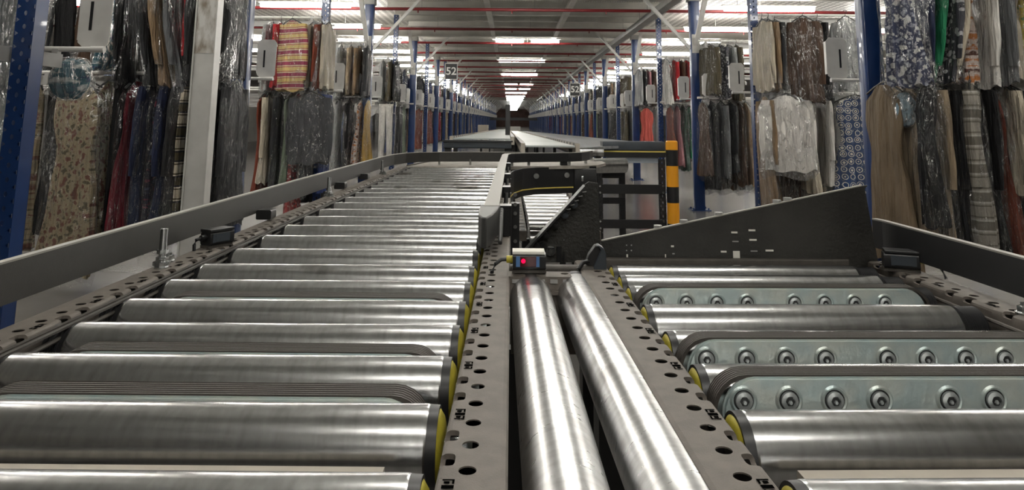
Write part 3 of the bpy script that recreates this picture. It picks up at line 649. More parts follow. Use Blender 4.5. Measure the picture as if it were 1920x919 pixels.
# loose bundles hanging under the rails
def bundle(loc, rx, rz, key, label, name='bundled_bag', knot=(0, 0, 1)):
    m = MB(); r = random.Random(len(label))
    def fn(v, t):
        a = math.sin(PI*(.04+.93*v))**.7; q = 1+.12*math.sin(3*t+5*v)+.08*math.sin(5*t-7*v)
        return (rx*a*math.cos(t)*q, rx*.8*a*math.sin(t)*q, rz*math.cos(PI*(.04+.93*v))*(1+.05*math.sin(4*t)))
    ringsurf(m, [i/16 for i in range(17)], 28, fn)
    o = m.build(name, cloth(key)); o.location = loc; tag(o, label, 'bag')
    m = MB()
    def fn2(v, t):
        a = math.sin(PI*(.03+.94*v))**.6; q = 1+.1*math.sin(4*t+8*v)+.1*math.sin(7*t-5*v)
        return (rx*1.13*a*math.cos(t)*q, rx*.93*a*math.sin(t)*q, rz*1.12*math.cos(PI*(.03+.94*v)))
    ringsurf(m, [i/18 for i in range(19)], 30, fn2, cap=False)
    m.cyl((0, 0, rz*1.02), (0, 0, rz*1.45), rx*.12, rx*.3, 12, caps=False)
    m.build('film_wrap', BAGM, o)
    return o
b_ = Q(134, 148, 2.9); bundle(tuple(b_), .072, .082, FLORAL_TEAL, 'teal and white bundled garment in a bag hanging under the nearest left rail')
b_ = Q(1697, 205, 3.8); bundle(tuple(b_), .055, .09, pl('lblue'), 'light blue bundled bag hanging under the upper right rail')
# big clear covers at the left edge
def cover(u0, u1, Y, z0, z1, label, bag):
    xa = Q(u0, 200, Y).x; xb = Q(u1, 200, Y).x; cx = (xa+xb)/2; w = (xb-xa)/2; m = MB(); ph = len(label)
    def fn(v, t):
        q = 1+.10*math.sin(5*t+ph+3*v)+.06*math.sin(9*t-6*v)+.05*math.sin(11*v+ph); e = .35+.65*min(1, v*8)
        return (w*e*math.cos(t)*q-.05*v, .14*e*math.sin(t)*q, -v*(z1-z0))
    ringsurf(m, [i/30 for i in range(31)], 40, fn, cap=False)
    o = m.build('garment_cover', bag); o.location = (cx, Y, z1); tag(o, label, 'cover')
    m = MB(); m.tube([(-w*.5, 0, -.03), (0, 0, .0), (w*.5, 0, -.03)], .006, 8); m.tube([(0, 0, 0), (0, 0, .04)], .003, 6); m.build('hanger', HANG, o)
    m = MB()
    def fn3(v, t): return (w*.8*math.cos(t)*(1+.1*math.sin(5*t))-.05*v, .09*math.sin(t), -.05-v*(z1-z0)*.86)
    ringsurf(m, [i/12 for i in range(13)], 24, fn3); m.build('pale_lining', cloth(('plain', (.24, .26, .27), K['grey'], K['grey'])), o)
cover(-150, -5, 2.75, .45, 1.75, 'creased clear garment cover at the very left edge', BAGM)
cover(-20, 62, 2.9, .3, 1.85, 'long frosted garment cover left of the nearest blue post', BAGM)

# ------------------------------------------------------------------ racks
def strip_post(mb, w, d, H, pitch=.05, r=.0085):
    """perforated omega post: holes on the aisle-facing and camera-facing sides"""
    n = int(H/pitch)
    for k in range(n):
        z0 = k*pitch
        for a, b, fl in ((-w/2, w/2, 'f'),):
            cell(mb, lambda s, t, dd: (t, -d/2+dd, s), z0, z0+pitch, -w/2, w/2, (z0+pitch/2, 0, r*1.1, r*.8, 2), 12, .003)
    mb.box(-w/2, -w/2+.003, -d/2, d/2, 0, n*pitch); mb.box(w/2-.003, w/2, -d/2, d/2, 0, n*pitch)
    mb.box(-w/2, -w/4, d/2-.003, d/2, 0, n*pitch); mb.box(w/4, w/2, d/2-.003, d/2, 0, n*pitch)
def solid_post(mb, w, d, H):
    mb.bbox(-w/2, w/2, -d/2, d/2, 0, H, .014, 'z')
    mb.box(-w/2-.001, -w/2+.004, -.012, .012, .1, H-.2)
pp = MB(); strip_post(pp, .07, .07, 2.62); PERF = pp
sp_ = MB(); solid_post(sp_, .115, .10, 2.42); SOLID = sp_
PROTO = {}
def make_rack(side, solid):
    """origin at the post base"""
    s = side; root = empty('garment_rack')
    (SOLID if solid else PERF).build('post', BLUE, root)
    m = MB(); m.box(-.11, .11, -.09, .09, 0, .01)
    for a in (-.085, .085): m.cyl((a, -.065, .01), (a, -.065, .03), .009, n=8); m.cyl((a, .065, .01), (a, .065, .03), .009, n=8)
    m.build('base_plate', BLUE, root)
    m = MB(); (m.box(-.04, .04, -.04, .04, 0, 2.62)); m.build('post', BLUE, root, M=Matrix.Translation((s*3.2, 0, 0)))
    for z in (ZL, ZU):
        for dy in (-.25, .25):
            m = MB(); a = (-.13 if dy > 0 else -.05) if z == ZL else -.02
            m.cyl((s*a, dy, z), (s*3.2, dy, z), .011, n=10); m.cyl((s*(a-.004), dy, z), (s*(a+.05), dy, z), .0135, n=10); m.build('rail', WHITEP, root)
        # cross arm carrying the rails at the post, and the outer one
        for xo in (.06, 1.1, 2.2, 3.2):
            m = MB(); m.box(s*xo-.015, s*xo+.015, -.27, .27, z-.075, z-.02)
            for dy in (-.25, .25): m.box(s*xo-.012, s*xo+.012, dy-.012, dy+.012, z-.03, z)
            m.build('rail_bracket', GREYP, root)
        # long channel behind the rail with price labels
        m = MB(); m.box(s*.06, s*3.18, -.2, -.17, z-.075, z-.015) if s > 0 else m.box(s*3.18, s*.06, -.2, -.17, z-.075, z-.015); ch = m.build('channel', GREYP, root)
        for q in (.28, .95, 1.6):
            m = MB(); m.box(s*q-.03, s*q+.03, -.2035, -.2005, z-.066, z-.024); lb = m.build('shelf_label', LABEL, ch)
            m2 = MB(); 
            for w in range(5): m2.box(s*q-.018+w*.007, s*q-.015+w*.007, -.2042, -.2036, z-.056, z-.034)
            m2.build('barcode', BLACK, lb)
        m = MB(); m.beam((s*.05, -.19, z-.02), (s*.32, -.19, z-.21), .004, .07, (0, 0, 1)); m.build('gusset', GREYP, root)
        if z == ZL:
            for dy, off in ((-.27, .075), (.27, -.075)):
                X = s*off; m = MB(); sgn = s
                outline = [(X-.065, z+.03), (X-.045, z+.012), (X+.05, z+.012), (X+.062, z+.03), (X+.066, z+.25), (X+.045, z+.275), (X-.05, z+.275), (X-.07, z+.25)]
                m.prism(outline, lambda t, p: (p[0], t, p[1]), dy-.002, dy+.002)
                m.box(X-.07, X-.066, dy, dy+.03, z+.04, z+.25)
                m.mi = 1; m.box(X+.018*s-.006, X+.018*s+.006, dy-.0035, dy-.0021, z+.08, z+.2); m.mi = 0
                m.build('end_panel', [WHITEP, BLACK], root, bevel=.0)
    if solid:
        m = MB(); m.beam((-s*.06, 0, 1.86), (-s*.72, 0, 2.6), .05, .035); m.build('brace', WHITEP, root)
        m = MB(); m.beam((0, -.06, 1.9), (0, -.72, 2.6), .05, .035); m.build('brace', WHITEP, root)
        m = MB(); m.box(-.045, .045, -.055, -.05, 1.8, 2.02)
        for dz in (1.84, 1.97): m.cyl((-.02, -.056, dz), (-.02, -.066, dz), .01, n=6); m.cyl((.02, -.056, dz), (.02, -.066, dz), .01, n=6)
        m.build('brace_plate', WHITEP, root)
        m = MB(); m.box(-.07, .07, -.07, .07, 2.42, 2.5); m.build('post_head', GREYP, root)
    return root
for side in (-1, 1):
    sd = 'left' if side < 0 else 'right'
    for i in range(0, 40):
        y = rackY(side, i); x = RXL if side < 0 else RXR
        solid = (i % 2 == 1) if side < 0 else (i % 2 == 0)
        if (side, solid) not in PROTO: PROTO[(side, solid)] = make_rack(side, solid); o = PROTO[(side, solid)]
        else: o = copy_tree(PROTO[(side, solid)])
        o.location = (x, y, 0)
        kindw = 'solid blue post' if solid else 'perforated blue post'
        if side < 0: nm = ['nearest left garment rack with a perforated blue post beside the floral dress', 'left garment rack whose solid blue post stands right of the stained white column', 'left garment rack whose perforated post stands right of the grey sweatshirt', 'left garment rack whose solid braced post stands just left of the white trousers', 'left garment rack with a perforated post right of the white trousers']
        else: nm = ['nearest right garment rack with a solid blue post behind the black wedge plate', 'right garment rack whose perforated post stands left of the facing white blouse', 'right garment rack with a braced solid post between green dress and olive jacket', 'right garment rack whose perforated post stands behind the bollard', 'right garment rack whose solid post stands left of the coral red dress']
        if i < 5: lab = nm[i]
        elif i < 13: lab = '%s garment rack down the %s side, with a %s' % (RW[i+1], sd, kindw)
        else: lab = 'distant garment rack with a %s in the far %s row' % (kindw, sd)
        tag(o, lab, 'rack', 'garment racks on the %s' % sd)
# stained white column
a = Q(378, 230, 3.3); root = empty('support_column', 'white painted steel column with brown stains and tape behind the left guard rail', 'column', loc=(a.x, 3.3, 0))
m = MB(); m.bbox(-.046, .046, -.03, .03, .01, CEIL-.02, .004, 'z'); m.box(-.052, -.046, -.036, .03, .01, 2.6); m.box(.046, .052, -.036, .03, .01, 2.6); m.mi = 1
m.box(-.045, .045, -.0315, -.0305, 1.3, 2.3); m.build('shaft', [WHITEP, STAINED], root)
m = MB(); m.box(-.12, .12, -.1, .1, 0, .012); m.build('base_plate', WHITEP, root)
# aisle number signs
def sign(u, v, Y, txt, label):
    c = Q(u, v, Y); root = empty('aisle_sign', label, 'sign', loc=(c.x, Y, c.z)); h = .17; w = .13
    MB().box(-w, w, -.006, .006, -h, h).build('panel', BLACKM, root, bevel=.002)
    m = MB(); m.box(-w-.012, -w, -.008, .008, -h-.012, h+.012); m.box(w, w+.012, -.008, .008, -h-.012, h+.012); m.box(-w, w, -.008, .008, h, h+.012); m.box(-w, w, -.008, .008, -h-.012, -h); m.build('frame', WHITEP, root)
    m = MB(); m.cyl((-w*.7, 0, h), (-w*.7, 0, CEIL-c.z), .003, n=6); m.cyl((w*.7, 0, h), (w*.7, 0, CEIL-c.z), .003, n=6); m.build('hanging_wire', GREYP, root)
    cu = bpy.data.curves.new('number', 'FONT'); cu.body = txt; cu.size = .24; cu.align_x = 'CENTER'; cu.align_y = 'CENTER'; cu.extrude = .002; cu.offset = .004
    o = bpy.data.objects.new('number', cu); dg = bpy.context.evaluated_depsgraph_get(); C.objects.link(o); dg.update()
    me = bpy.data.meshes.new_from_object(o); bpy.data.objects.remove(o); me.materials.clear(); me.materials.append(WHITEP)
    o = bpy.data.objects.new('number', me); C.objects.link(o); o.parent = root; o.location = (0, -.008, .0); o.rotation_euler = (PI/2, 0, 0)
sign(846, 134, 15.6, '52', 'black hanging aisle sign with the white number 52 on the left')
sign(1078, 168, 19.5, '52', 'small black hanging aisle sign with a white number on the right')
# far cross gantry and rear equipment
root = empty('cross_gantry', 'dark steel cross beam on two legs spanning the far end of the aisle', 'gantry', loc=(0, 58, 0))
MB().box(-2.6, 3.0, -.15, .15, .98, 1.2).build('beam', BLACKM, root)
for x in (-2.4, 2.8): MB().box(x-.12, x+.12, -.12, .12, 0, .98).build('leg', BLACKM, root)
c = Q(955, 230, 9); root = empty('control_pole', 'slim dark pole standing between the far conveyors', 'pole', loc=(c.x-.02, 9.2, 0))
MB().bbox(-.032, .032, -.03, .03, 0, 1.20, .006, 'z').build('shaft', BLACKM, root); MB().bbox(-.022, .022, -.025, .025, 1.2, 1.25, .006, 'z').build('cap', BOLT, root)

# ------------------------------------------------------------------ conveyors
ZP = .812; RR = .025; ZA = ZP-RR
def frame_fold(xh, d, ta=-.008, tb=.0225, r=.004):
    def F(s, t, dd):
        if t > tb:
            u = t-tb; a = min(u/r, PI/2); x = tb+r*math.sin(a); z = -r*(1-math.cos(a))-max(0, u-r*PI/2); nx, nz = math.sin(a), math.cos(a)
        elif t < ta:
            u = ta-t; a = min(u/r, PI/2); x = ta-r*math.sin(a); z = -r*(1-math.cos(a))-max(0, u-r*PI/2); nx, nz = -math.sin(a), math.cos(a)
        else: x, z, nx, nz = t, 0, 0, 1
        return (xh+d*(x-.010-nx*dd), s, ZP+z-nz*dd)
    return F
def frame_beam(xh, d, y0, n, ph_round, ph_notch, parent, symbols=True, depth=.10):
    """perforated side beam along y; round holes every 30 mm, square notches two of every three"""
    F = frame_fold(xh, d); m = MB()
    for k in range(n):
        s0 = y0+.03*k
        c = ph_round+.03*round((s0+.015-ph_round)/.03)
        cs = min(max(c, s0+.008), s0+.022)
        cell(m, F, s0, s0+.03, 0, .0165, (cs, .010, .0050, .0050, 2), 16, .0008)
        a = s0; q = (s0+.015-ph_notch)/.03; kk = round(q); cn = ph_notch+.03*kk; cn = min(max(cn, s0+.009), s0+.021)
        if kk % 3 == 0:
            for t0, t1 in ((.0165, .0225), (.0225, .0246), (.0246, .0267), (.0267, .0288), (.0288, .034)): cell(m, F, s0, s0+.03, t0, t1)
            if symbols and cn < 1.6:
                m.mi = 1
                for (a0, a1, t0, t1) in ((-.0078, -.0064, .0172, .0225), (.0064, .0078, .0172, .0225), (-.0078, -.003, .0160, .0172), (.003, .0078, .0160, .0172), (-.0018, .0018, .0160, .0225), (-.0056, -.0032, .0185, .0215), (.0032, .0056, .0185, .0215)):
                    m.face([m.addv(F(cn+a0, t0, -.0004)), m.addv(F(cn+a1, t0, -.0004)), m.addv(F(cn+a1, t1, -.0004)), m.addv(F(cn+a0, t1, -.0004))])
                m.mi = 0
        else: cell(m, F, s0, s0+.03, .0165, .034, (cn, .0238, .0070, .0062, 5), 24)
        cell(m, F, s0, s0+.03, .034, .034+depth)
        for t0, t1 in ((-.008, 0), (-.011, -.008), (-.014, -.011), (-.0175, -.014), (-.0175-depth, -.0175)): cell(m, F, s0, s0+.03, t0, t1)
    # black box added as painted shade behind the holes, return lips
    m.mi = 1; m.box(xh-.0155, xh+.0155, y0, y0+.03*n, ZP-.09, ZP-.035); m.mi = 0
    for tt, sg in ((.034+depth, 1), (-.0175-depth, -1)):
        x, _, z = F(0, tt, 0); m.box(min(x, x-d*sg*.015), max(x, x-d*sg*.015), y0, y0+.03*n, z-.002, z)
    return m.build('side_frame', [PLATE, VOID], parent, ang=30)
def roller(x0, x1, y, parent, head, steelm=None, dia=RR, tilt=0):
    """head: +1 drive grooves on the right end, -1 on the left end"""
    L = x1-x0; m = MB(); n = 40
    m.cyl((0, 0, 0), (L, 0, 0), dia, n=n, caps=False)
    m.cyl((0, 0, 0), (-.0012, 0, 0), dia, dia*.985, n=n, caps=False); m.cyl((L, 0, 0), (L+.0012, 0, 0), dia, dia*.985, n=n, caps=False)
    t = m.build('roller', steelm or STEELX, parent, M=Matrix.Translation((x0, y, ZA)))
    e = L if head < 0 else 0; s = 1 if head < 0 else -1
    m = MB(); m.cyl((e+s*.0012, 0, 0), (e+s*.0078, 0, 0), dia*.985, dia*.97, n=n); m.build('end_cap', BLACK, t)
    m = MB(); m.cyl((e+s*.0078, 0, 0), (e+s*.0108, 0, 0), dia*.88, dia*.72, n=n); m.cyl((e+s*.0108, 0, 0), (e+s*.0116, 0, 0), dia*.72, dia*.6, n=n); m.build('bearing_cover', YEL, t)
    h = 0 if head < 0 else L; s = -s; m = MB(); R0_ = dia*.93
    m.cyl((h+s*.0012, 0, 0), (h+s*.006, 0, 0), dia*.98, R0_, n=n)
    for q in range(9): a = h+s*(.006+q*.0024); m.cyl((a, 0, 0), (a+s*.0012, 0, 0), R0_, R0_*.94, n=n, caps=False); m.cyl((a+s*.0012, 0, 0), (a+s*.0024, 0, 0), R0_*.94, R0_, n=n, caps=False)
    m.cyl((h+s*.0276, 0, 0), (h+s*.029, 0, 0), R0_, R0_*.7, n=n); m.build('drive_head', BLACK, t)
    m = MB(); m.cyl((-.04, 0, 0), (L+.03, 0, 0), .0055, n=6); m.build('shaft', BOLT, t)
    return t
def stadium(xa, xb, zc, R, n=12):
    pts = []
    for k in range(n+1): a = PI/2+PI*k/n; pts.append((xa+R+R*math.cos(a), zc+R*math.sin(a)))
    for k in range(n+1): a = -PI/2+PI*k/n; pts.append((xb-R+R*math.cos(a), zc+R*math.sin(a)))
    return pts
def transfer(xa, xb, y, ztop, parent, bolts, w=.017):
    """lifting cross belt between two rollers with a bolted zinc plate on its near side"""
    R = .0255; zc = ztop-R; m = MB()
    A = stadium(xa, xb, zc, R); B = stadium(xa+.003, xb-.003, zc, R-.003); n = len(A); yb0 = y-w/2+.004; nr = 6
    prof = []
    for q in range(nr):   # ribbed outer face
        a = yb0+w*q/nr; prof += [(a, 0), (a+w/nr*.35, 0), (a+w/nr*.5, .0009), (a+w/nr*.85, .0009)]
    prof.append((yb0+w, 0))
    rings = []
    for (yy_, dd) in prof:
        ring = []
        for (px_, pz_) in A:
            cx_ = min(max(px_, xa+R), xb-R); dx, dz = px_-cx_, pz_-zc; l_ = math.hypot(dx, dz)
            ring.append(m.addv((px_-dx/l_*dd, yy_, pz_-dz/l_*dd)))
        rings.append(ring)
    for r1, r2 in zip(rings, rings[1:]):
        for k in range(n): m.face((r1[k], r1[(k+1) % n], r2[(k+1) % n], r2[k]))
    i0 = [m.addv((p[0], yb0, p[1])) for p in B]; i1 = [m.addv((p[0], yb0+w, p[1])) for p in B]
    for k in range(n):
        j_ = (k+1) % n; m.face((rings[0][k], rings[0][j_], i0[j_], i0[k])); m.face((rings[-1][k], rings[-1][j_], i1[j_], i1[k])); m.face((i0[k], i0[j_], i1[j_], i1[k]))
    bl = m.build('transfer_belt', BELTM, parent)
    # plate, inside the loop's outline
    m = MB(); Rp = .0232; pts = stadium(xa+.008, xb-.008, zc, Rp, 14); yp = yb0-.0035; zb = zc+.0095
    m.prism(pts, lambda t, p: (p[0], t, p[1]), yp, yp+.003)
    pts2 = stadium(xa+.0066, xb-.0066, zc, Rp+.001, 14); m.prism(pts2, lambda t, p: (p[0], t, p[1]), yp+.003, yp+.0042)
    for bx in bolts:   # raised dimple rings round each bolt
        for (r0, d0, r1, d1) in ((.0100, 0, .0086, -.0013), (.0086, -.0013, .0074, -.0008), (.0074, -.0008, .0069, .0003)):
            m.cyl((bx, yp+d0-.0001, zb), (bx, yp+d1-.0001, zb), r0, r1, n=24, caps=False)
    pt = m.build('transfer_plate', ZINC, parent, ang=25)
    for bx in bolts:
        m = MB(); m.mi = 1; m.cyl((bx, yp-.0002, zb), (bx, yp-.0005, zb), .0079, n=20); m.mi = 0
        m.cyl((bx, yp, zb), (bx, yp-.0022, zb), .0062, .006, n=20); m.cyl((bx, yp-.0022, zb), (bx, yp-.0032, zb), .006, .0036, n=20, caps=False)
        m.mi = 1; m.cyl((bx, yp-.0026, zb), (bx, yp-.0027, zb), .0033, n=6); m.mi = 0
        m.cyl((bx, yp-.0027, zb-.0007), (bx, yp-.0038, zb-.0007), .0017, .0012, n=6)
        m.build('bolt', [BOLTH, BLACKM], pt)
    m = MB()
    x = xa+R+.01
    while x < xb-R: m.cyl((x, yb0+.001, zc+.011), (x, yb0+w-.001, zc+.011), .0105, n=16); x += .036
    m.build('guide_pulleys', BLACKM, parent)
def guard_bar(path, z0, z1, th, parent, name='guard_rail'):
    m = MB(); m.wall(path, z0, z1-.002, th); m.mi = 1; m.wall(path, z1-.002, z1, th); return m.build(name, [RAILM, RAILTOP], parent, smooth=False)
def bracket(x, y, parent, h=.05, sgn=1):
    m = MB(); m.cyl((x, y, ZP), (x, y, ZP+.004), .011, n=16); m.cyl((x, y, ZP+.004), (x, y, ZP+.010), .0075, n=6); m.cyl((x, y, ZP+.01), (x, y, ZP+h), .0045, n=12)
    m.cyl((x, y, ZP+.014), (x, y, ZP+.019), .007, n=6)
    return m.build('guard_rod', BOLT, parent)
def bolt_up(x, y, parent, h=.008):
    m = MB(); m.cyl((x, y, ZP), (x, y, ZP+.002), .009, n=16); m.cyl((x, y, ZP+.002), (x, y, ZP+h), .0068, n=6); m.cyl((x, y, ZP+h), (x, y, ZP+h+.003), .004, n=10)
    return m.build('frame_bolt', BOLT, parent)
def leg_frame(x0, x1, y, parent):
    for x in (x0, x1):
        m = MB(); m.box(x-.02, x+.02, y-.02, y+.02, .01, .70); m.box(x-.04, x+.04, y-.04, y+.04, 0, .012); m.build('leg', BLACKM, parent)
    MB().box(x0+.02, x1-.02, y-.015, y+.015, .66, .70).build('cross_member', BLACKM, parent)

# --- left roller conveyor (runs along the aisle)
LC = empty('roller_conveyor', 'long roller conveyor filling the left of the picture, with grey guard rail and steel rollers', 'conveyor')
LY = [.22, .31, .4, .493, .588, .675, .761, .85, .94, 1.048, 1.165, 1.277, 1.393, 1.5, 1.62, 1.728, 1.838, 1.942, 2.044, 2.14, 2.235, 2.33, 2.425, 2.525, 2.625, 2.717, 2.8]
for y in LY: roller(-.396, -.0535, y, LC, -1)
frame_beam(-.0220, -1, -.2, 102, .4047, .39, LC)
frame_beam(-.434, 1, -.2, 102, .4047, .39, LC)
for yb, xa in ((.797, -.38), (.618, -.38), (.5265, -.38)): transfer(xa, -.0565, yb, .8085, LC, [-.12-.035*q-(.02 if q > 3 else 0) for q in range(7)], w=.022)
MB().bbox(-.39, -.0735, .421, .449, .785, .795, .001).build('cover_board', BEIGE, LC)
# inner stepped lining and drive belts along the far side of the rollers
m = MB()
for k in range(100):
    y = -.15+.03*k
    m.box(-.4155, -.399, y+.002, y+.026, .775-(.006 if k % 3 else 0), .78-(.006 if k % 3 else 0))
m.build('inner_lining', PLATE, LC, smooth=False)
m = MB(); m.tube([(-.4045, -.2+.1*k, .801+.0015*(k % 2)) for k in range(31)], .0022, 8); m.build('cable', DARKP, LC)
m = MB()
for a_, b_ in zip(LY, LY[1:]):
    for q in range(2):
        x = -.412+.007*q
        m.box(x, x+.004, a_, b_, ZA+.0225, ZA+.0245); m.box(x, x+.004, a_, b_, ZA-.0245, ZA-.0225)
m.build('drive_belt', BELTM, LC, smooth=False)
# left guard rail: along the left edge, then bending to the right with the curve
gp = [(-.473, -.15), (-.473, .6), (-.472, 1.6), (-.463, 2.55), (-.452, 2.72), (-.425, 2.84), (-.38, 2.91), (-.3, 2.955), (-.16, 2.985), (.0, 3.005), (.045, 3.0)]
guard_bar(gp, .826, .866, .0085, LC)
for x, y in ((-.448, .93), (-.447, 1.75), (-.444, 2.45), (-.448, .35)):
    bracket(x, y, LC, .045); bolt_up(x-.002, y+.022, LC); bolt_up(x+.01, y-.02, LC)
for y in (1.33, 1.9, 2.2):
    MB().bbox(-.468, -.44, y-.014, y+.014, ZP+.003, ZP+.02, .003, 'y').build('rail_clamp', BLACK, LC)
# inner guard rail on the right edge, with its ribbed end shoe, bending right along the curve
ip = [(-.030, 1.13), (-.0285, 1.5), (-.026, 2.2), (-.022, 2.78), (-.012, 2.86), (.012, 2.9), (.06, 2.93), (.16, 2.965), (.24, 2.99), (.30, 3.04), (.345, 3.14), (.37, 3.235)]
m = MB(); m.wall(ip, .828, .864, .012); m.mi = 1
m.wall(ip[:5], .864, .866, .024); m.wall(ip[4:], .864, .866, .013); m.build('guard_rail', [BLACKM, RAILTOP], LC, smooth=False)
m = MB()
def shoe(x, p): return (p[0], x, p[1])
m.prism([(-.048, 1.15), (-.048, 1.09), (-.046, 1.03), (-.040, 1.0), (-.033, .995), (-.026, 1.03), (-.02, 1.09), (-.016, 1.15)], lambda t, p: (p[0], p[1], t), .823, .8655)
for k in range(4): m.beam((-.014, 1.02+.03*k, .827), (-.014, 1.07+.03*k, .857), .006, .007, (0, 0, 1))
m.build('rail_end_shoe', [mat('dark_moulded_plastic', (.05, .05, .048), .45)], LC, bevel=.002)
MB().bbox(-.018, .002, 1.17, 1.2, ZP+.001, .861, .003, 'z').build('rail_clamp', BLACK, LC)
for y in (1.5, 1.85, 2.3): MB().bbox(-.018, .0, y-.02, y+.02, .84, .862, .004, 'z').build('rail_clamp', BLACK, LC); bracket(-.009, y-.03, LC, .04)
for x, y in ((.005, 2.93), (.075, 2.955), (.25, 3.03), (.335, 3.17)): 
    m = MB(); m.beam((x, y-.008, ZP-.005), (x, y-.008, .862), .012, .003, (0, 1, 0)); m.build('rail_bracket', BOLT, LC)
for x in (-.30, -.17): m = MB(); m.cyl((x, 2.975, ZP), (x, 2.975, .838), .005, n=8); m.build('guard_rod', BOLT, LC)
leg_frame(-.43, -.02, .2, LC); leg_frame(-.43, -.02, 1.5, LC); leg_frame(-.43, -.02, 2.6, LC)

# --- curve taking the flow to the right
CB = empty('curve_conveyor', 'curved belt conveyor section with beige top and dark side plate with a yellow line', 'conveyor')
top = [(-.425, 2.86), (-.40, 3.12), (-.3, 3.32), (-.1, 3.45), (.12, 3.55), (.43, 3.66), (.43, 3.2), (.38, 3.06), (.3, 2.98), (.16, 2.94), (.0, 2.9), (-.06, 2.865)]
m = MB(); m.prism(top, lambda t, p: (p[0], p[1], t), ZP-.012, ZP); m.build('belt', CURVEB, CB, smooth=False)
cf = [(-.006, 2.56), (.01, 2.72), (.045, 2.84), (.10, 2.91), (.18, 2.955), (.262, 2.985), (.262, 2.99), (.365, 3.03)]
m = MB(); m.wall(cf, .70, ZP-.004, .006); m.build('side_plate', BLACKM, CB, smooth=False)
m = MB(); m.wall([(x+.001, y-.004) for x, y in cf[:6]], .722, .7265, .004); m.build('yellow_stripe', YLINE, CB, smooth=False)
for x, y in ((.105, 2.90), (.235, 2.965)):
    m = MB(); m.cyl((x, y, .775), (x, y-.008, .775), .011, n=14); m.cyl((x, y-.008, .775), (x, y-.014, .775), .005, n=8); m.build('bolt', BOLT, CB)
MB().bbox(.27, .36, 2.985, 3.0, .705, .80, .004, 'x').build('cover_box', BLACKM, CB); MB().bbox(.298, .306, 2.98, 2.985, .748, .77, .001, 'x').build('latch', BOLT, CB)
m = MB(); m.wall([(-.42, 2.88), (-.36, 3.2), (-.2, 3.42), (.43, 3.7)], .70, ZP+.004, .008); m.build('side_plate', DARKP, CB, smooth=False)
m = MB(); m.cyl((.385, 3.35, .79), (.55, 3.4, .79), .035, n=24); m.build('end_roller', STEELX, CB)
MB().bbox(.21, .24, 2.99, 3.03, ZP+.001, ZP+.022, .003).build('sensor_block', BLACK, CB)
for x, y in ((-.33, 3.1), (.33, 3.1), (.33, 3.6), (-.2, 3.36)): m = MB(); m.box(x-.02, x+.02, y-.02, y+.02, 0, .70); m.build('leg', BLACKM, CB)

# --- right roller conveyor, turned slightly, with three lifting transfers
o_ = P(1392, 894, ZP); f_ = P(1127, 517, ZP); th_ = math.atan2(-(f_.x-o_.x), f_.y-o_.y)
MR = Matrix.Translation((o_.x, o_.y, 0)) @ Matrix.Rotation(th_, 4, 'Z')
RC = empty('roller_conveyor', 'roller conveyor on the right with pale green bolted transfer plates between its rollers', 'conveyor', M=MR)
RYs = [-.18, -.092, -.005, .086, .174, .261, .354, .436, .493, .552]
for y in RYs: roller(.032, .345, y-.003, RC, 1)
frame_beam(0, 1, -.62, 40, 0, -.015, RC)
frame_beam(.40, -1, -.62, 40, 0, -.015, RC)
bA = [.0445+.0327*q+(.018 if q > 3 else 0) for q in range(9)]
bB = [.0445+.0335*q+(.019 if q > 3 else 0) for q in range(8)]
transfer(.0235, .352, .130, .8205, RC, bA); transfer(.0225, .352, .216, .8205, RC, bB); transfer(.0225, .352, .396, .8205, RC, bB)
MB().bbox(.048, .33, .018, .044, .785, .795, .001).build('cover_board', BEIGE, RC)
m = MB()
for k in range(40):
    y = -.6+.03*k
    m.box(.372, .385, y+.002, y+.026, .775-(.006 if k % 3 else 0), .78-(.006 if k % 3 else 0))
m.build('inner_lining', PLATE, RC, smooth=False)
m = MB(); m.tube([(.378, -.6+.1*k, .801) for k in range(13)], .0022, 8); m.build('cable', DARKP, RC)
for y in (.43, .08):
    m = MB(); m.tube([(.015, y-.03, .800), (.012, y-.01, .806), (.010, y+.01, .801), (.016, y+.03, .790), (.026, y+.033, .789)], .0012, 6); m.build('retaining_clip', CHROME, RC)
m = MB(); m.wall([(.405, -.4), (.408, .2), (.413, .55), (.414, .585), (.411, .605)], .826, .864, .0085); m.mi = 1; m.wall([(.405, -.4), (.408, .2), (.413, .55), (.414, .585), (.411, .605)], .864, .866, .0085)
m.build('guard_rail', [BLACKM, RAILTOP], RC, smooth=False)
for y in (.29, -.1):
    bracket(.398, y, RC, .045); bolt_up(.40, y+.025, RC); bolt_up(.393, y-.02, RC)
MB().bbox(.02, .36, .585, .60, .795, .8135, .003).build('end_lip', DARKP, RC)
for x, y in ((0, -.4), (.4, -.4), (0, .4), (.4, .4)): m = MB(); m.box(x-.02, x+.02, y-.02, y+.02, 0, .70); m.build('leg', BLACKM, RC)
MB().box(.0, .4, .38, .42, .66, .70).build('cross_member', BLACKM, RC)
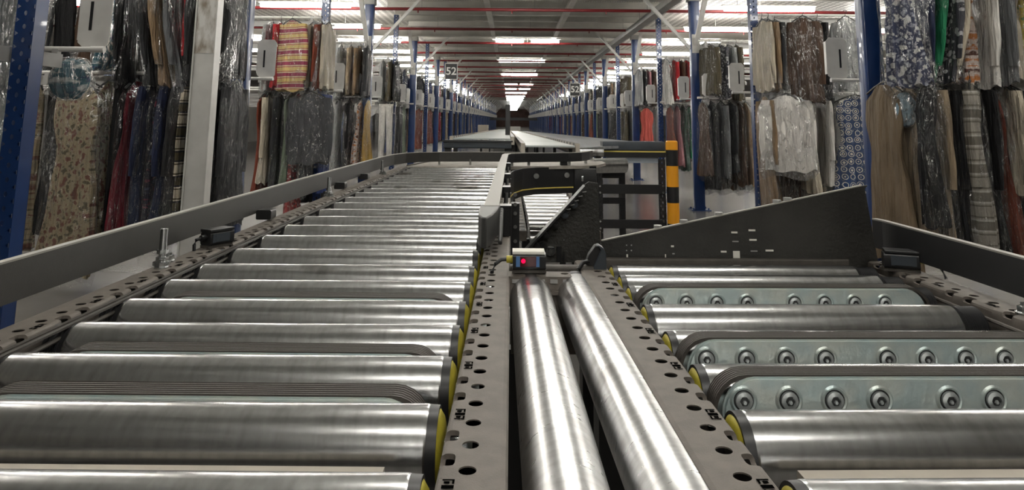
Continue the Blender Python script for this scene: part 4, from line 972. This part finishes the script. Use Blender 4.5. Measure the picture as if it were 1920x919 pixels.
# wedge-shaped black deflector plate behind the last roller
WD = empty('deflector_plate', 'tall black wedge-shaped steel plate behind the last roller of the right conveyor', 'plate')
yw = 1.0
m = MB(); pts = [(.1285, .796), (.1275, .8345), (.494, .9125), (.503, .9135), (.4985, .909), (.512, .796)]
m.prism(pts, lambda t, p: (p[0], t, p[1]), yw, yw+.004)
m.mi = 1; m.beam((.1275, yw+.002, .835), (.494, yw+.002, .913), .006, .0015, (0, 0, 1)); m.mi = 0
m.build('plate', [SCUFF, RAILTOP], WD, smooth=False)
def q2(u, v): w_ = Q(u, v, yw-.001); return w_.x, w_.z
for i, (u, v, w, h) in enumerate(((1377, 436, 11, 3), (1410, 432, 12, 3), (1379, 453, 11, 2), (1412, 450, 13, 3), (1357, 472, 10, 3), (1381, 479, 12, 15), (1414, 471, 12, 2), (1443, 470, 14, 3), (1261, 462, 5, 3), (1263, 476, 4, 2), (1176, 482, 3, 9), (1248, 482, 2, 9), (1175, 460, 2, 2), (1184, 460, 2, 2), (1175, 470, 2, 2), (1184, 470, 2, 2))):
    x, z = q2(u, v); a, b = w/2/1300, h/2/1300
    MB().box(x-a, x+a, yw-.0012, yw+.001, z-b, z+b).build('slot_insert', LABEL if h > 2 else GREYP, WD, smooth=False)
for u, v in ((1235, 411), (1284, 413), (1350, 398), (1460, 371), (1480, 368)):
    x, z = q2(u, v); m = MB(); t = (x-.1275)/(.494-.1275); z = .835+t*.078
    m.cyl((x, yw+.006, z-.002), (x, yw+.006, z+.004), .006, n=6); m.build('edge_bolt', GREYP, WD)
MB().box(.13, .5, yw+.004, yw+.03, .795, .80).build('foot_flange', BLACKM, WD)
for x in (.15, .48): m = MB(); m.box(x-.015, x+.015, yw+.01, yw+.035, 0, .80); m.build('leg', BLACKM, WD)

# --- two long rollers between the conveyors, on their own frame
MC = empty('long_roller_unit', 'pair of long steel rollers lying lengthwise between the two conveyors', 'conveyor')
zc = .787
for (u0, v0, u1, v1) in ((994, 549, 1060, 919), (1080, 552, 1257, 919)):
    a = P(u0, v0, zc); b = P(u1, v1, zc); d = (b-a).normalized(); end = a+d*1.15; L = (end-a).length
    # build along local x, then turn
    m = MB(); m.cyl((0, 0, 0), (L, 0, 0), RR, n=56, caps=False); m.cyl((0, 0, 0), (-.0015, 0, 0), RR, RR*.96, n=56, caps=False); m.cyl((-.0015, 0, 0), (-.0016, 0, 0), RR*.96, RR*.5, n=56, caps=False)
    ang = math.atan2(d.y, d.x); M = Matrix.Translation(a) @ Matrix.Rotation(ang, 4, 'Z')
    t = m.build('roller', STEELY, MC, M=M)
    m = MB(); m.cyl((-.0016, 0, 0), (-.012, 0, 0), RR*1.0, RR*1.02, n=40); m.cyl((-.012, 0, 0), (-.05, 0, 0), .006, n=10); m.build('end_cap', BLACK, t)
# cross beam with holes carrying their far ends
m = MB()
def FX(s, t, dd): return (s, .885+t, ZP-.001-dd) if t >= 0 else (s, .885-dd*0, ZP-.001+t)
a0, a1 = -.004, .112; n = 4
for k in range(n):
    s0 = a0+(a1-a0)*k/n; s1 = a0+(a1-a0)*(k+1)/n
    cell(m, FX, s0, s1, 0, .03, ((s0+s1)/2, .018, .0050, .0045, 2), 16); cell(m, FX, s0, s1, -.035, 0)
m.mi = 1
for k in range(7):
    x = .003+.0155*k; m.box(x, x+.009, .8835, .8845, ZP-.0085, ZP-.004)
m.mi = 0
m.box(.002, .110, .884, .888, ZP-.09, ZP-.02)
m.build('cross_beam', [PLATE, GREYP], MC, smooth=False)
MB().box(.03, .062, .878, .884, ZP-.021, ZP-.0165).build('cross_lug', PLATE, MC)
MB().bbox(.0, .115, .925, .94, ZP-.03, ZP+.0035, .004).build('rear_beam', DARKP, MC)
for x in (.004, .1): m = MB(); m.box(x-.01, x+.01, .9, .92, 0, ZP-.09); m.build('leg', BLACKM, MC)
MB().box(.0, .12, .05, .09, .70, .72).build('cross_member', BLACKM, MC)

# black triangular side plate with its angled edge
TP = empty('triangular_plate', 'black triangular steel guard plate with a sloping bolted edge beyond the long rollers', 'plate')
yt = 1.1; c3 = [Q(u, v, yt) for u, v in ((962, 492), (1095, 347), (1104, 341), (1121, 344), (1127, 492))]
m = MB(); m.prism([(q.x, q.z) for q in c3], lambda t, p: (p[0], t, p[1]), yt, yt+.004)
m.build('plate', SCUFF, TP, smooth=False)
a = c3[0]; b = c3[1]; m = MB(); m.beam((a.x, yt-.012, a.z), (b.x, yt-.012, b.z), .028, .003, (-1, 0, .9)); m.build('edge_flange', BLACKM, TP, smooth=False)
for k in range(6):
    t = .16+.13*k; q = a.lerp(b, t); m = MB(); q = q+Vector((.004, 0, -.006)); m.cyl((q.x, yt-.014, q.z), (q.x, yt-.002, q.z), .0058, n=12); m.cyl((q.x, yt-.017, q.z), (q.x, yt-.014, q.z), .0035, n=6); m.build('edge_bolt', BLACKM if k < 4 else BLUEGREY, TP)
for k in range(5):
    q = a.lerp(b, .72+.055*k); m = MB(); m.beam((q.x+.002, yt-.02, q.z-.002), (q.x+.008, yt-.02, q.z-.001), .003, .0012); m.build('slot_edge', GREYP, TP, smooth=False)
for u, v, r in ((1032, 470, .0045), (1005, 475, .003)):
    q = Q(u, v, yt); m = MB(); m.cyl((q.x, yt, q.z), (q.x, yt-.004, q.z), r*1.7, n=16); m.cyl((q.x, yt-.004, q.z), (q.x, yt-.009, q.z), r, r*.7, n=14); m.build('dome_bolt', BOLT, TP)
for u, v in ((1058, 450), (1067, 447)):
    q = Q(u, v, yt); m = MB(); m.cyl((q.x, yt, q.z), (q.x, yt-.001, q.z), .0012, n=8); m.build('rivet', BOLT, TP)
for u, w, v0, v1 in ((1048, 8, 462, 490), (1057, 3, 472, 490), (1016, 5, 455, 490), (1030, 16, 463, 466)):
    q = Q(u, v0, yt); q1 = Q(u, v1, yt); MB().box(q.x-w/2/1150, q.x+w/2/1150, yt-.006, yt, q1.z, q.z).build('stiffener', BLACKM, TP, smooth=False)
for x in (.02, .12): m = MB(); m.box(x-.012, x+.012, yt+.004, yt+.03, 0, .80); m.build('leg', BLACKM, TP)

# upright perforated leg left of the gap
m = MB(); root = empty('support_post', 'black slotted upright post beside the inner frame of the left conveyor', 'post')
x0, x1 = Q(958, 400, 1.9).x, Q(974, 400, 1.9).x
MB().box(x0, x1, 1.9, 1.94, 0, .78).build('upright', BLACKM, root)
for v in (365, 383, 400, 425, 452, 470): 
    q = Q(966, v, 1.9); m = MB(); m.cyl((q.x, 1.9, q.z), (q.x, 1.894, q.z), .005, n=12); m.build('bolt', BOLT, root)

# --- lower roller conveyor seen through the gap
LQ = empty('roller_conveyor', 'small lower roller conveyor seen through the gap beside the triangular plate', 'conveyor')
nL = 15
for k in range(nL):
    t = k/(nL-1); Y = 4.83-1.47*t; z = .545-.091*t
    a = pr_l = None
    v = 345+ (430-345)*t
    xa = Q(976+18*t, v, Y).x; xb = xa+.26+.02*t
    m = MB(); m.cyl((0, 0, 0), (xb-xa, 0, 0), .036, n=20); m.build('roller', STEELS, LQ, M=Matrix.Translation((xa, Y, z)))
for u0, u1, du in ((968, 988, -.035), (None, None, .285)):
    A = Q(976, 345, 4.83); B = Q(994, 430, 3.36)
    m = MB()
    for s0, s1, hh in ((0, 1, .02),):
        pa = Vector((A.x+du, 4.9, .575)); pb = Vector((B.x+du+(.02 if du > 0 else 0), 3.29, .475)); m.beam(pa, pb, .035, .045)
    m.mi = 1
    for k in range(22):
        q = pa.lerp(pb, (k+.5)/22); m.box(q.x-.010, q.x+.010, q.y-.012, q.y+.012, q.z+.0222, q.z+.0235)
    m.build('side_frame', [PLATE, BLACK], LQ, smooth=False)
for Y, x in ((4.8, .04), (4.8, .35), (3.5, .08), (3.5, .38)): m = MB(); m.box(x-.02, x+.02, Y-.02, Y+.02, 0, .43 if Y < 4 else .51); m.build('leg', BLACKM, LQ)
# --- photo sensors
def sensor(M, label, cable, red=True, plug=None):
    """box sensor, window on local -y face; M places its foot"""
    r = empty('photo_sensor', label, 'sensor', M=M)
    MB().bbox(-.0205, .0205, -.011, .011, .0, .0185, .003, 'x').build('housing', BLACK, r)
    MB().bbox(-.021, .019, -.0115, .0115, .0185, .0225, .001, 'x').build('top_cover', LABEL if red else BLACKM, r)
    m = MB(); m.box(-.0165, -.0115, -.0116, -.011, .004, .0165); m.box(.0085, .0125, -.0116, -.011, .004, .0165); m.build('blue_label', BLUEL if red else BLUEGREY, r)
    MB().box(-.0115, .0085, -.0117, -.011, .0045, .016).build('window', REDGLASS if red else BLUEGREY, r)
    if red: m = MB(); m.cyl((-.0075, -.0116, .0110), (-.0075, -.0121, .0110), .0026, n=16); m.build('status_light', RED_EM, r)
    m = MB(); m.box(-.021, .021, -.008, .01, -.004, 0); m.build('mounting_foot', DARKP, r)
    m = MB(); m.cyl((-.0205, 0, .011), (-.0285, 0, .011), .0048, .0044, n=16); m.build('connector', plug or YEL, r)
    m = MB(); m.tube(cable, .0024, 8); m.build('cable', BLACK, r)
    return r
q = Q(992, 513, .905); sensor(Matrix.Translation((q.x, .905, ZP+.0045)), 'photo sensor with glowing red window and yellow plug at the head of the long rollers', [(-.028, 0, .011), (-.035, -.001, .0105), (-.042, -.004, .006), (-.046, -.008, -.002), (-.048, -.010, -.012)])
q = P(412, 462, ZP); sensor(Matrix.Translation((q.x-.004, q.y, ZP+.004)) @ Matrix.Rotation(1.05, 4, 'Z'), 'small dark photo sensor on the left conveyor frame beneath the guard rail', [(-.028, 0, .011), (-.036, 0, .010), (-.04, -.002, .004), (-.041, -.004, -.004)], False, BLACK)
q = P(1690, 508, ZP); sensor(Matrix.Translation((q.x, q.y, ZP+.004)) @ Matrix.Scale(-1, 4, (1, 0, 0)) @ Matrix.Rotation(.35, 4, 'Z'), 'dark photo sensor on the right conveyor frame below the blue post', [(-.028, 0, .011), (-.036, 0, .010), (-.044, -.006, .004), (-.048, -.01, -.008)], False)
# black paddle-shaped bumper beside the long rollers
yb = .93; pts = [Q(u, v, yb) for u, v in ((1114, 508), (1112, 498), (1120, 482), (1126, 468), (1122, 462), (1118, 460), (1123, 459), (1131, 464), (1135, 474), (1137, 507))]
root = empty('belt_bumper', 'black rounded plastic paddle standing where the right frame meets the cross beam', 'bumper')
m = MB(); m.prism([(q.x, q.z) for q in pts], lambda t, p: (p[0], t, p[1]), yb-.006, yb+.012); m.build('blade', BLUEGREY, root, bevel=.001)
pts = [Q(u, v, yb) for u, v in ((1098, 496), (1104, 478), (1116, 461), (1121, 461), (1127, 468), (1118, 492), (1113, 500))]
m = MB(); m.prism([(q.x, q.z) for q in pts], lambda t, p: (p[0], t, p[1]), yb-.002, yb+.014); m.build('pad', BLACK, root, bevel=.001)
m = MB(); q = Q(1104, 490, yb); m.tube([(q.x, yb, q.z), (q.x-.008, yb-.003, q.z-.001), (q.x-.014, yb-.008, q.z-.008), (q.x-.015, yb-.012, q.z-.018)], .0028, 8); m.build('cable', BLACK, root)

# --- belt end with ladder-like support frame (right)
BE = empty('belt_conveyor', 'belt conveyor end with black roller cover on a black ladder-like support frame', 'conveyor')
Y = 5.45
def XZ(u, v, Y): q = Q(u, v, Y); return q.x, q.z
xa, zt = XZ(1130, 265, Y); xb, zm = XZ(1247, 289, Y)
MB().bbox(xa, xb, Y, Y+.16, zm+.02, zt, .012, 'x').build('roller_cover', BLUEGREY, BE, bevel=.003)
MB().box(xa-.005, xb+.005, Y-.002, Y+.0, zm+.012, zm+.022).build('yellow_stripe', YLINE, BE); MB().box(xa-.01, xb+.01, Y+.0, Y+.17, zm-.025, zm+.02).build('end_plate', BLACKM, BE)
MB().box(xa+.03, xb-.05, Y+.02, Y+.04, zm-.07, zm-.025).build('tray_edge', mat('grey_tray_edge', (.3, .34, .38), .4), BE)
for u in (1125, 1243):
    x, _ = XZ(u, 350, Y); f = MB(); strip_post(f, .045, .05, .72); f.build('leg', BLACKM, BE, M=Matrix.Translation((x, Y+.03, .01)))
    for (v0,) in ((349,), (361,), (415,), (428,)):
        _, z = XZ(u, v0, Y); m = MB(); m.cyl((x, Y+.004, z), (x, Y-.006, z), .008, n=12); m.build('bolt', BOLT, BE)
for v0, v1 in ((346, 364), (412, 429)):
    _, z1 = XZ(1190, v0, Y); _, z0 = XZ(1190, v1, Y); MB().box(XZ(1130, 350, Y)[0]-.03, XZ(1240, 350, Y)[0]+.02, Y+.0, Y+.012, z0, z1).build('cross_rail', BLACKM, BE, bevel=.002)
x, _ = XZ(1167, 350, Y+.7); MB().box(x-.025, x+.025, Y+.7, Y+.75, 0, .76).build('leg', BLACKM, BE); xl, _ = XZ(1128, 350, Y+.7); MB().box(xl-.05, xl, Y+.7, Y+.75, 0, .76).build('leg', BLACKM, BE)
for v0, v1 in ((322, 334), (370, 382)):
    _, z1 = XZ(1150, v0, Y+.7); _, z0 = XZ(1150, v1, Y+.7); MB().box(xl, x+.02, Y+.69, Y+.7, z0, z1).build('cross_rail', BLACKM, BE)
# grey ribbed belt running away from the cover
m = MB(); n0 = Q(1128, 266, Y+.1); n1 = (xb, Y+.1)
pa = Q(1088, 277, 5.25)
gq = [(pa.x, 5.3, pa.z), (xb, 5.62, pa.z+.02), (1.0, 46, .3), (.55, 46, .3)]; A_ = [m.addv(p) for p in gq]; B_ = [m.addv((p[0], p[1], p[2]-.02)) for p in gq]
m.face(A_); m.face(B_[::-1])
for k in range(4): m.face((A_[k], A_[(k+1) % 4], B_[(k+1) % 4], B_[k]))
m.build("belt", GREYBELT, BE, smooth=False)
m = MB(); m.cyl((pa.x-.02, 5.3, pa.z-.035), (n0.x-.02, 5.3, pa.z-.035), .034, n=28); m.build('end_roller', STEELX, BE)
m = MB(); m.beam((pa.x-.03, 5.25, pa.z-.03), (.53, 46, .27), .03, .06); m.build('side_frame', BLACKM, BE, smooth=False)
for Y2 in (8.5, 12, 16, 22): m = MB(); m.box(.72, .77, Y2, Y2+.05, 0, pa.z-.04-.0125*(Y2-5.3)); m.build('leg', BLACKM, BE)
# striped bollard
q = Q(1261, 340, 5.35); x = q.x; zt2 = Q(1261, 266, 5.35).z; root = empty('bollard', 'round amber and black striped bollard beside the black support frame', 'bollard', loc=(x, 5.35, 0))
m = MB(); zs = [zt2-.0, Q(1261, 281, 5.35).z, Q(1261, 311, 5.35).z, Q(1261, 350, 5.35).z, Q(1261, 380, 5.35).z, Q(1261, 419, 5.35).z, .06, .012]
for k, (a, b) in enumerate(zip(zs, zs[1:])):
    m.mi = k % 2; m.cyl((0, 0, b), (0, 0, a), .045, n=32, caps=(k == 0))
m.mi = 0; m.cyl((0, 0, zs[0]), (0, 0, zs[0]+.008), .045, .038, n=32); m.build('post', [YELB, BLACK], root)
m = MB(); m.cyl((0, 0, 0), (0, 0, .012), .09, n=28); m.build('base_plate', YELB, root)

# --- straight belt conveyors further down the aisle
def belt_line(name, label, nl, nr, fl, fr, Yn, Yf, zn, zf, th=.012):
    r = empty(name, label, 'conveyor')
    m = MB(); v = [(nl, Yn, zn), (nr, Yn, zn), (fr, Yf, zf), (fl, Yf, zf)]
    A = [m.addv(p) for p in v]; B = [m.addv((p[0], p[1], p[2]-th)) for p in v]
    m.face(A); m.face(B[::-1])
    for k in range(4): m.face((A[k], A[(k+1) % 4], B[(k+1) % 4], B[k]))
    m.build('belt', BELTW, r, smooth=False)
    for a, b, s in ((nl, fl, -1), (nr, fr, 1)):
        m = MB(); m.beam((a+s*.02, Yn, zn-.02), (b+s*.02, Yf, zf-.02), .03, .07)
        m.mi = 1
        nd = int(14)
        for k in range(nd):
            Yk = Yn+.15+.3*k; t = (Yk-Yn)/(Yf-Yn); x = a+s*.02+(b-a)*t; m.box(x-.017, x+.017, Yk-.06, Yk+.06, zn+(zf-zn)*t-.012, zn+(zf-zn)*t+.0165)
        m.mi = 0
        m.build('side_frame', [BEIGE, BLACKM], r, smooth=False)
    for k in range(7):
        Yk = Yn+.3+(Yf-Yn-.6)*k/6; t = (Yk-Yn)/(Yf-Yn)
        for a, b in ((nl, fl), (nr, fr)):
            m = MB(); x = a+(b-a)*t; m.box(x-.02, x+.02, Yk-.02, Yk+.02, 0, zn+(zf-zn)*t-.03); m.build('leg', BLACKM, r)
    return r
belt_line('belt_conveyor', 'pale belt conveyor running straight down the aisle right of the dark pole', Q(986, 273, 5.0).x, Q(1078, 273, 5.0).x, .02, .42, 5.0, 46, Q(1030, 273, 5).z, .3)
belt_line('belt_conveyor', 'pale belt conveyor running down the aisle behind the dark cover left of the pole', Q(850, 266, 6.2).x, Q(957, 266, 6.2).x, -.75, -.16, 6.2, 46, .84, .4)
q0 = Q(832, 263, 5.6); q1 = Q(959, 279, 5.6)
root = empty('conveyor_end_cover', 'dark blue grey rectangular cover on the end of the far left belt', 'cover')
MB().bbox(q0.x, q1.x, 5.6, 5.75, q1.z, q0.z, .01, 'x').build('cover', BLUEGREY, root, bevel=.003); MB().box(q0.x-.01, q1.x+.01, 5.58, 5.6, q0.z-.012, q0.z+.002).build('edge_trim', BLACKM, root)
for x in (q0.x+.03, q1.x-.03): m = MB(); m.box(x-.025, x+.025, 5.65, 5.7, 0, q1.z); m.build('leg', BLACKM, root)
root = empty('infeed_conveyor', 'grey blue edged conveyor end behind the bend of the left guard rail', 'conveyor')
a = Q(785, 296, 3.7); b = Q(938, 296, 3.7); MB().box(a.x, b.x, 3.72, 3.75, .77, ZP+.005).build('edge_plate', mat('pale_blue_grey_edge', (.3, .33, .37), .4), root)
MB().box(a.x, b.x, 3.75, 5.4, .69, .705).build('belt', BELTW, root)
for x in (a.x+.03, b.x-.03): m = MB(); m.box(x-.02, x+.02, 4.2, 4.24, 0, .785); m.build('leg', BLACKM, root)
# far boxes at the end of the aisle
for u, v, w, h, Y, mt, lab in ((906, 246, .5, .6, 34, BEIGE, 'tan carton stack at the far left end of the aisle'), (965, 244, .8, .5, 50, LABEL, 'pale pallet load at the far end of the belts')):
    q = Q(u, v, Y); m = MB(); m.box(-w/2, w/2, -.3, .3, 0, q.z+h/2); m.box(-w/2-.004, w/2+.004, -.304, .304, (q.z+h/2)*.5-.02, (q.z+h/2)*.5+.02); o = m.build('carton_stack', mt, bevel=.01); o.location = (q.x, Y, 0); tag(o, lab, 'box')
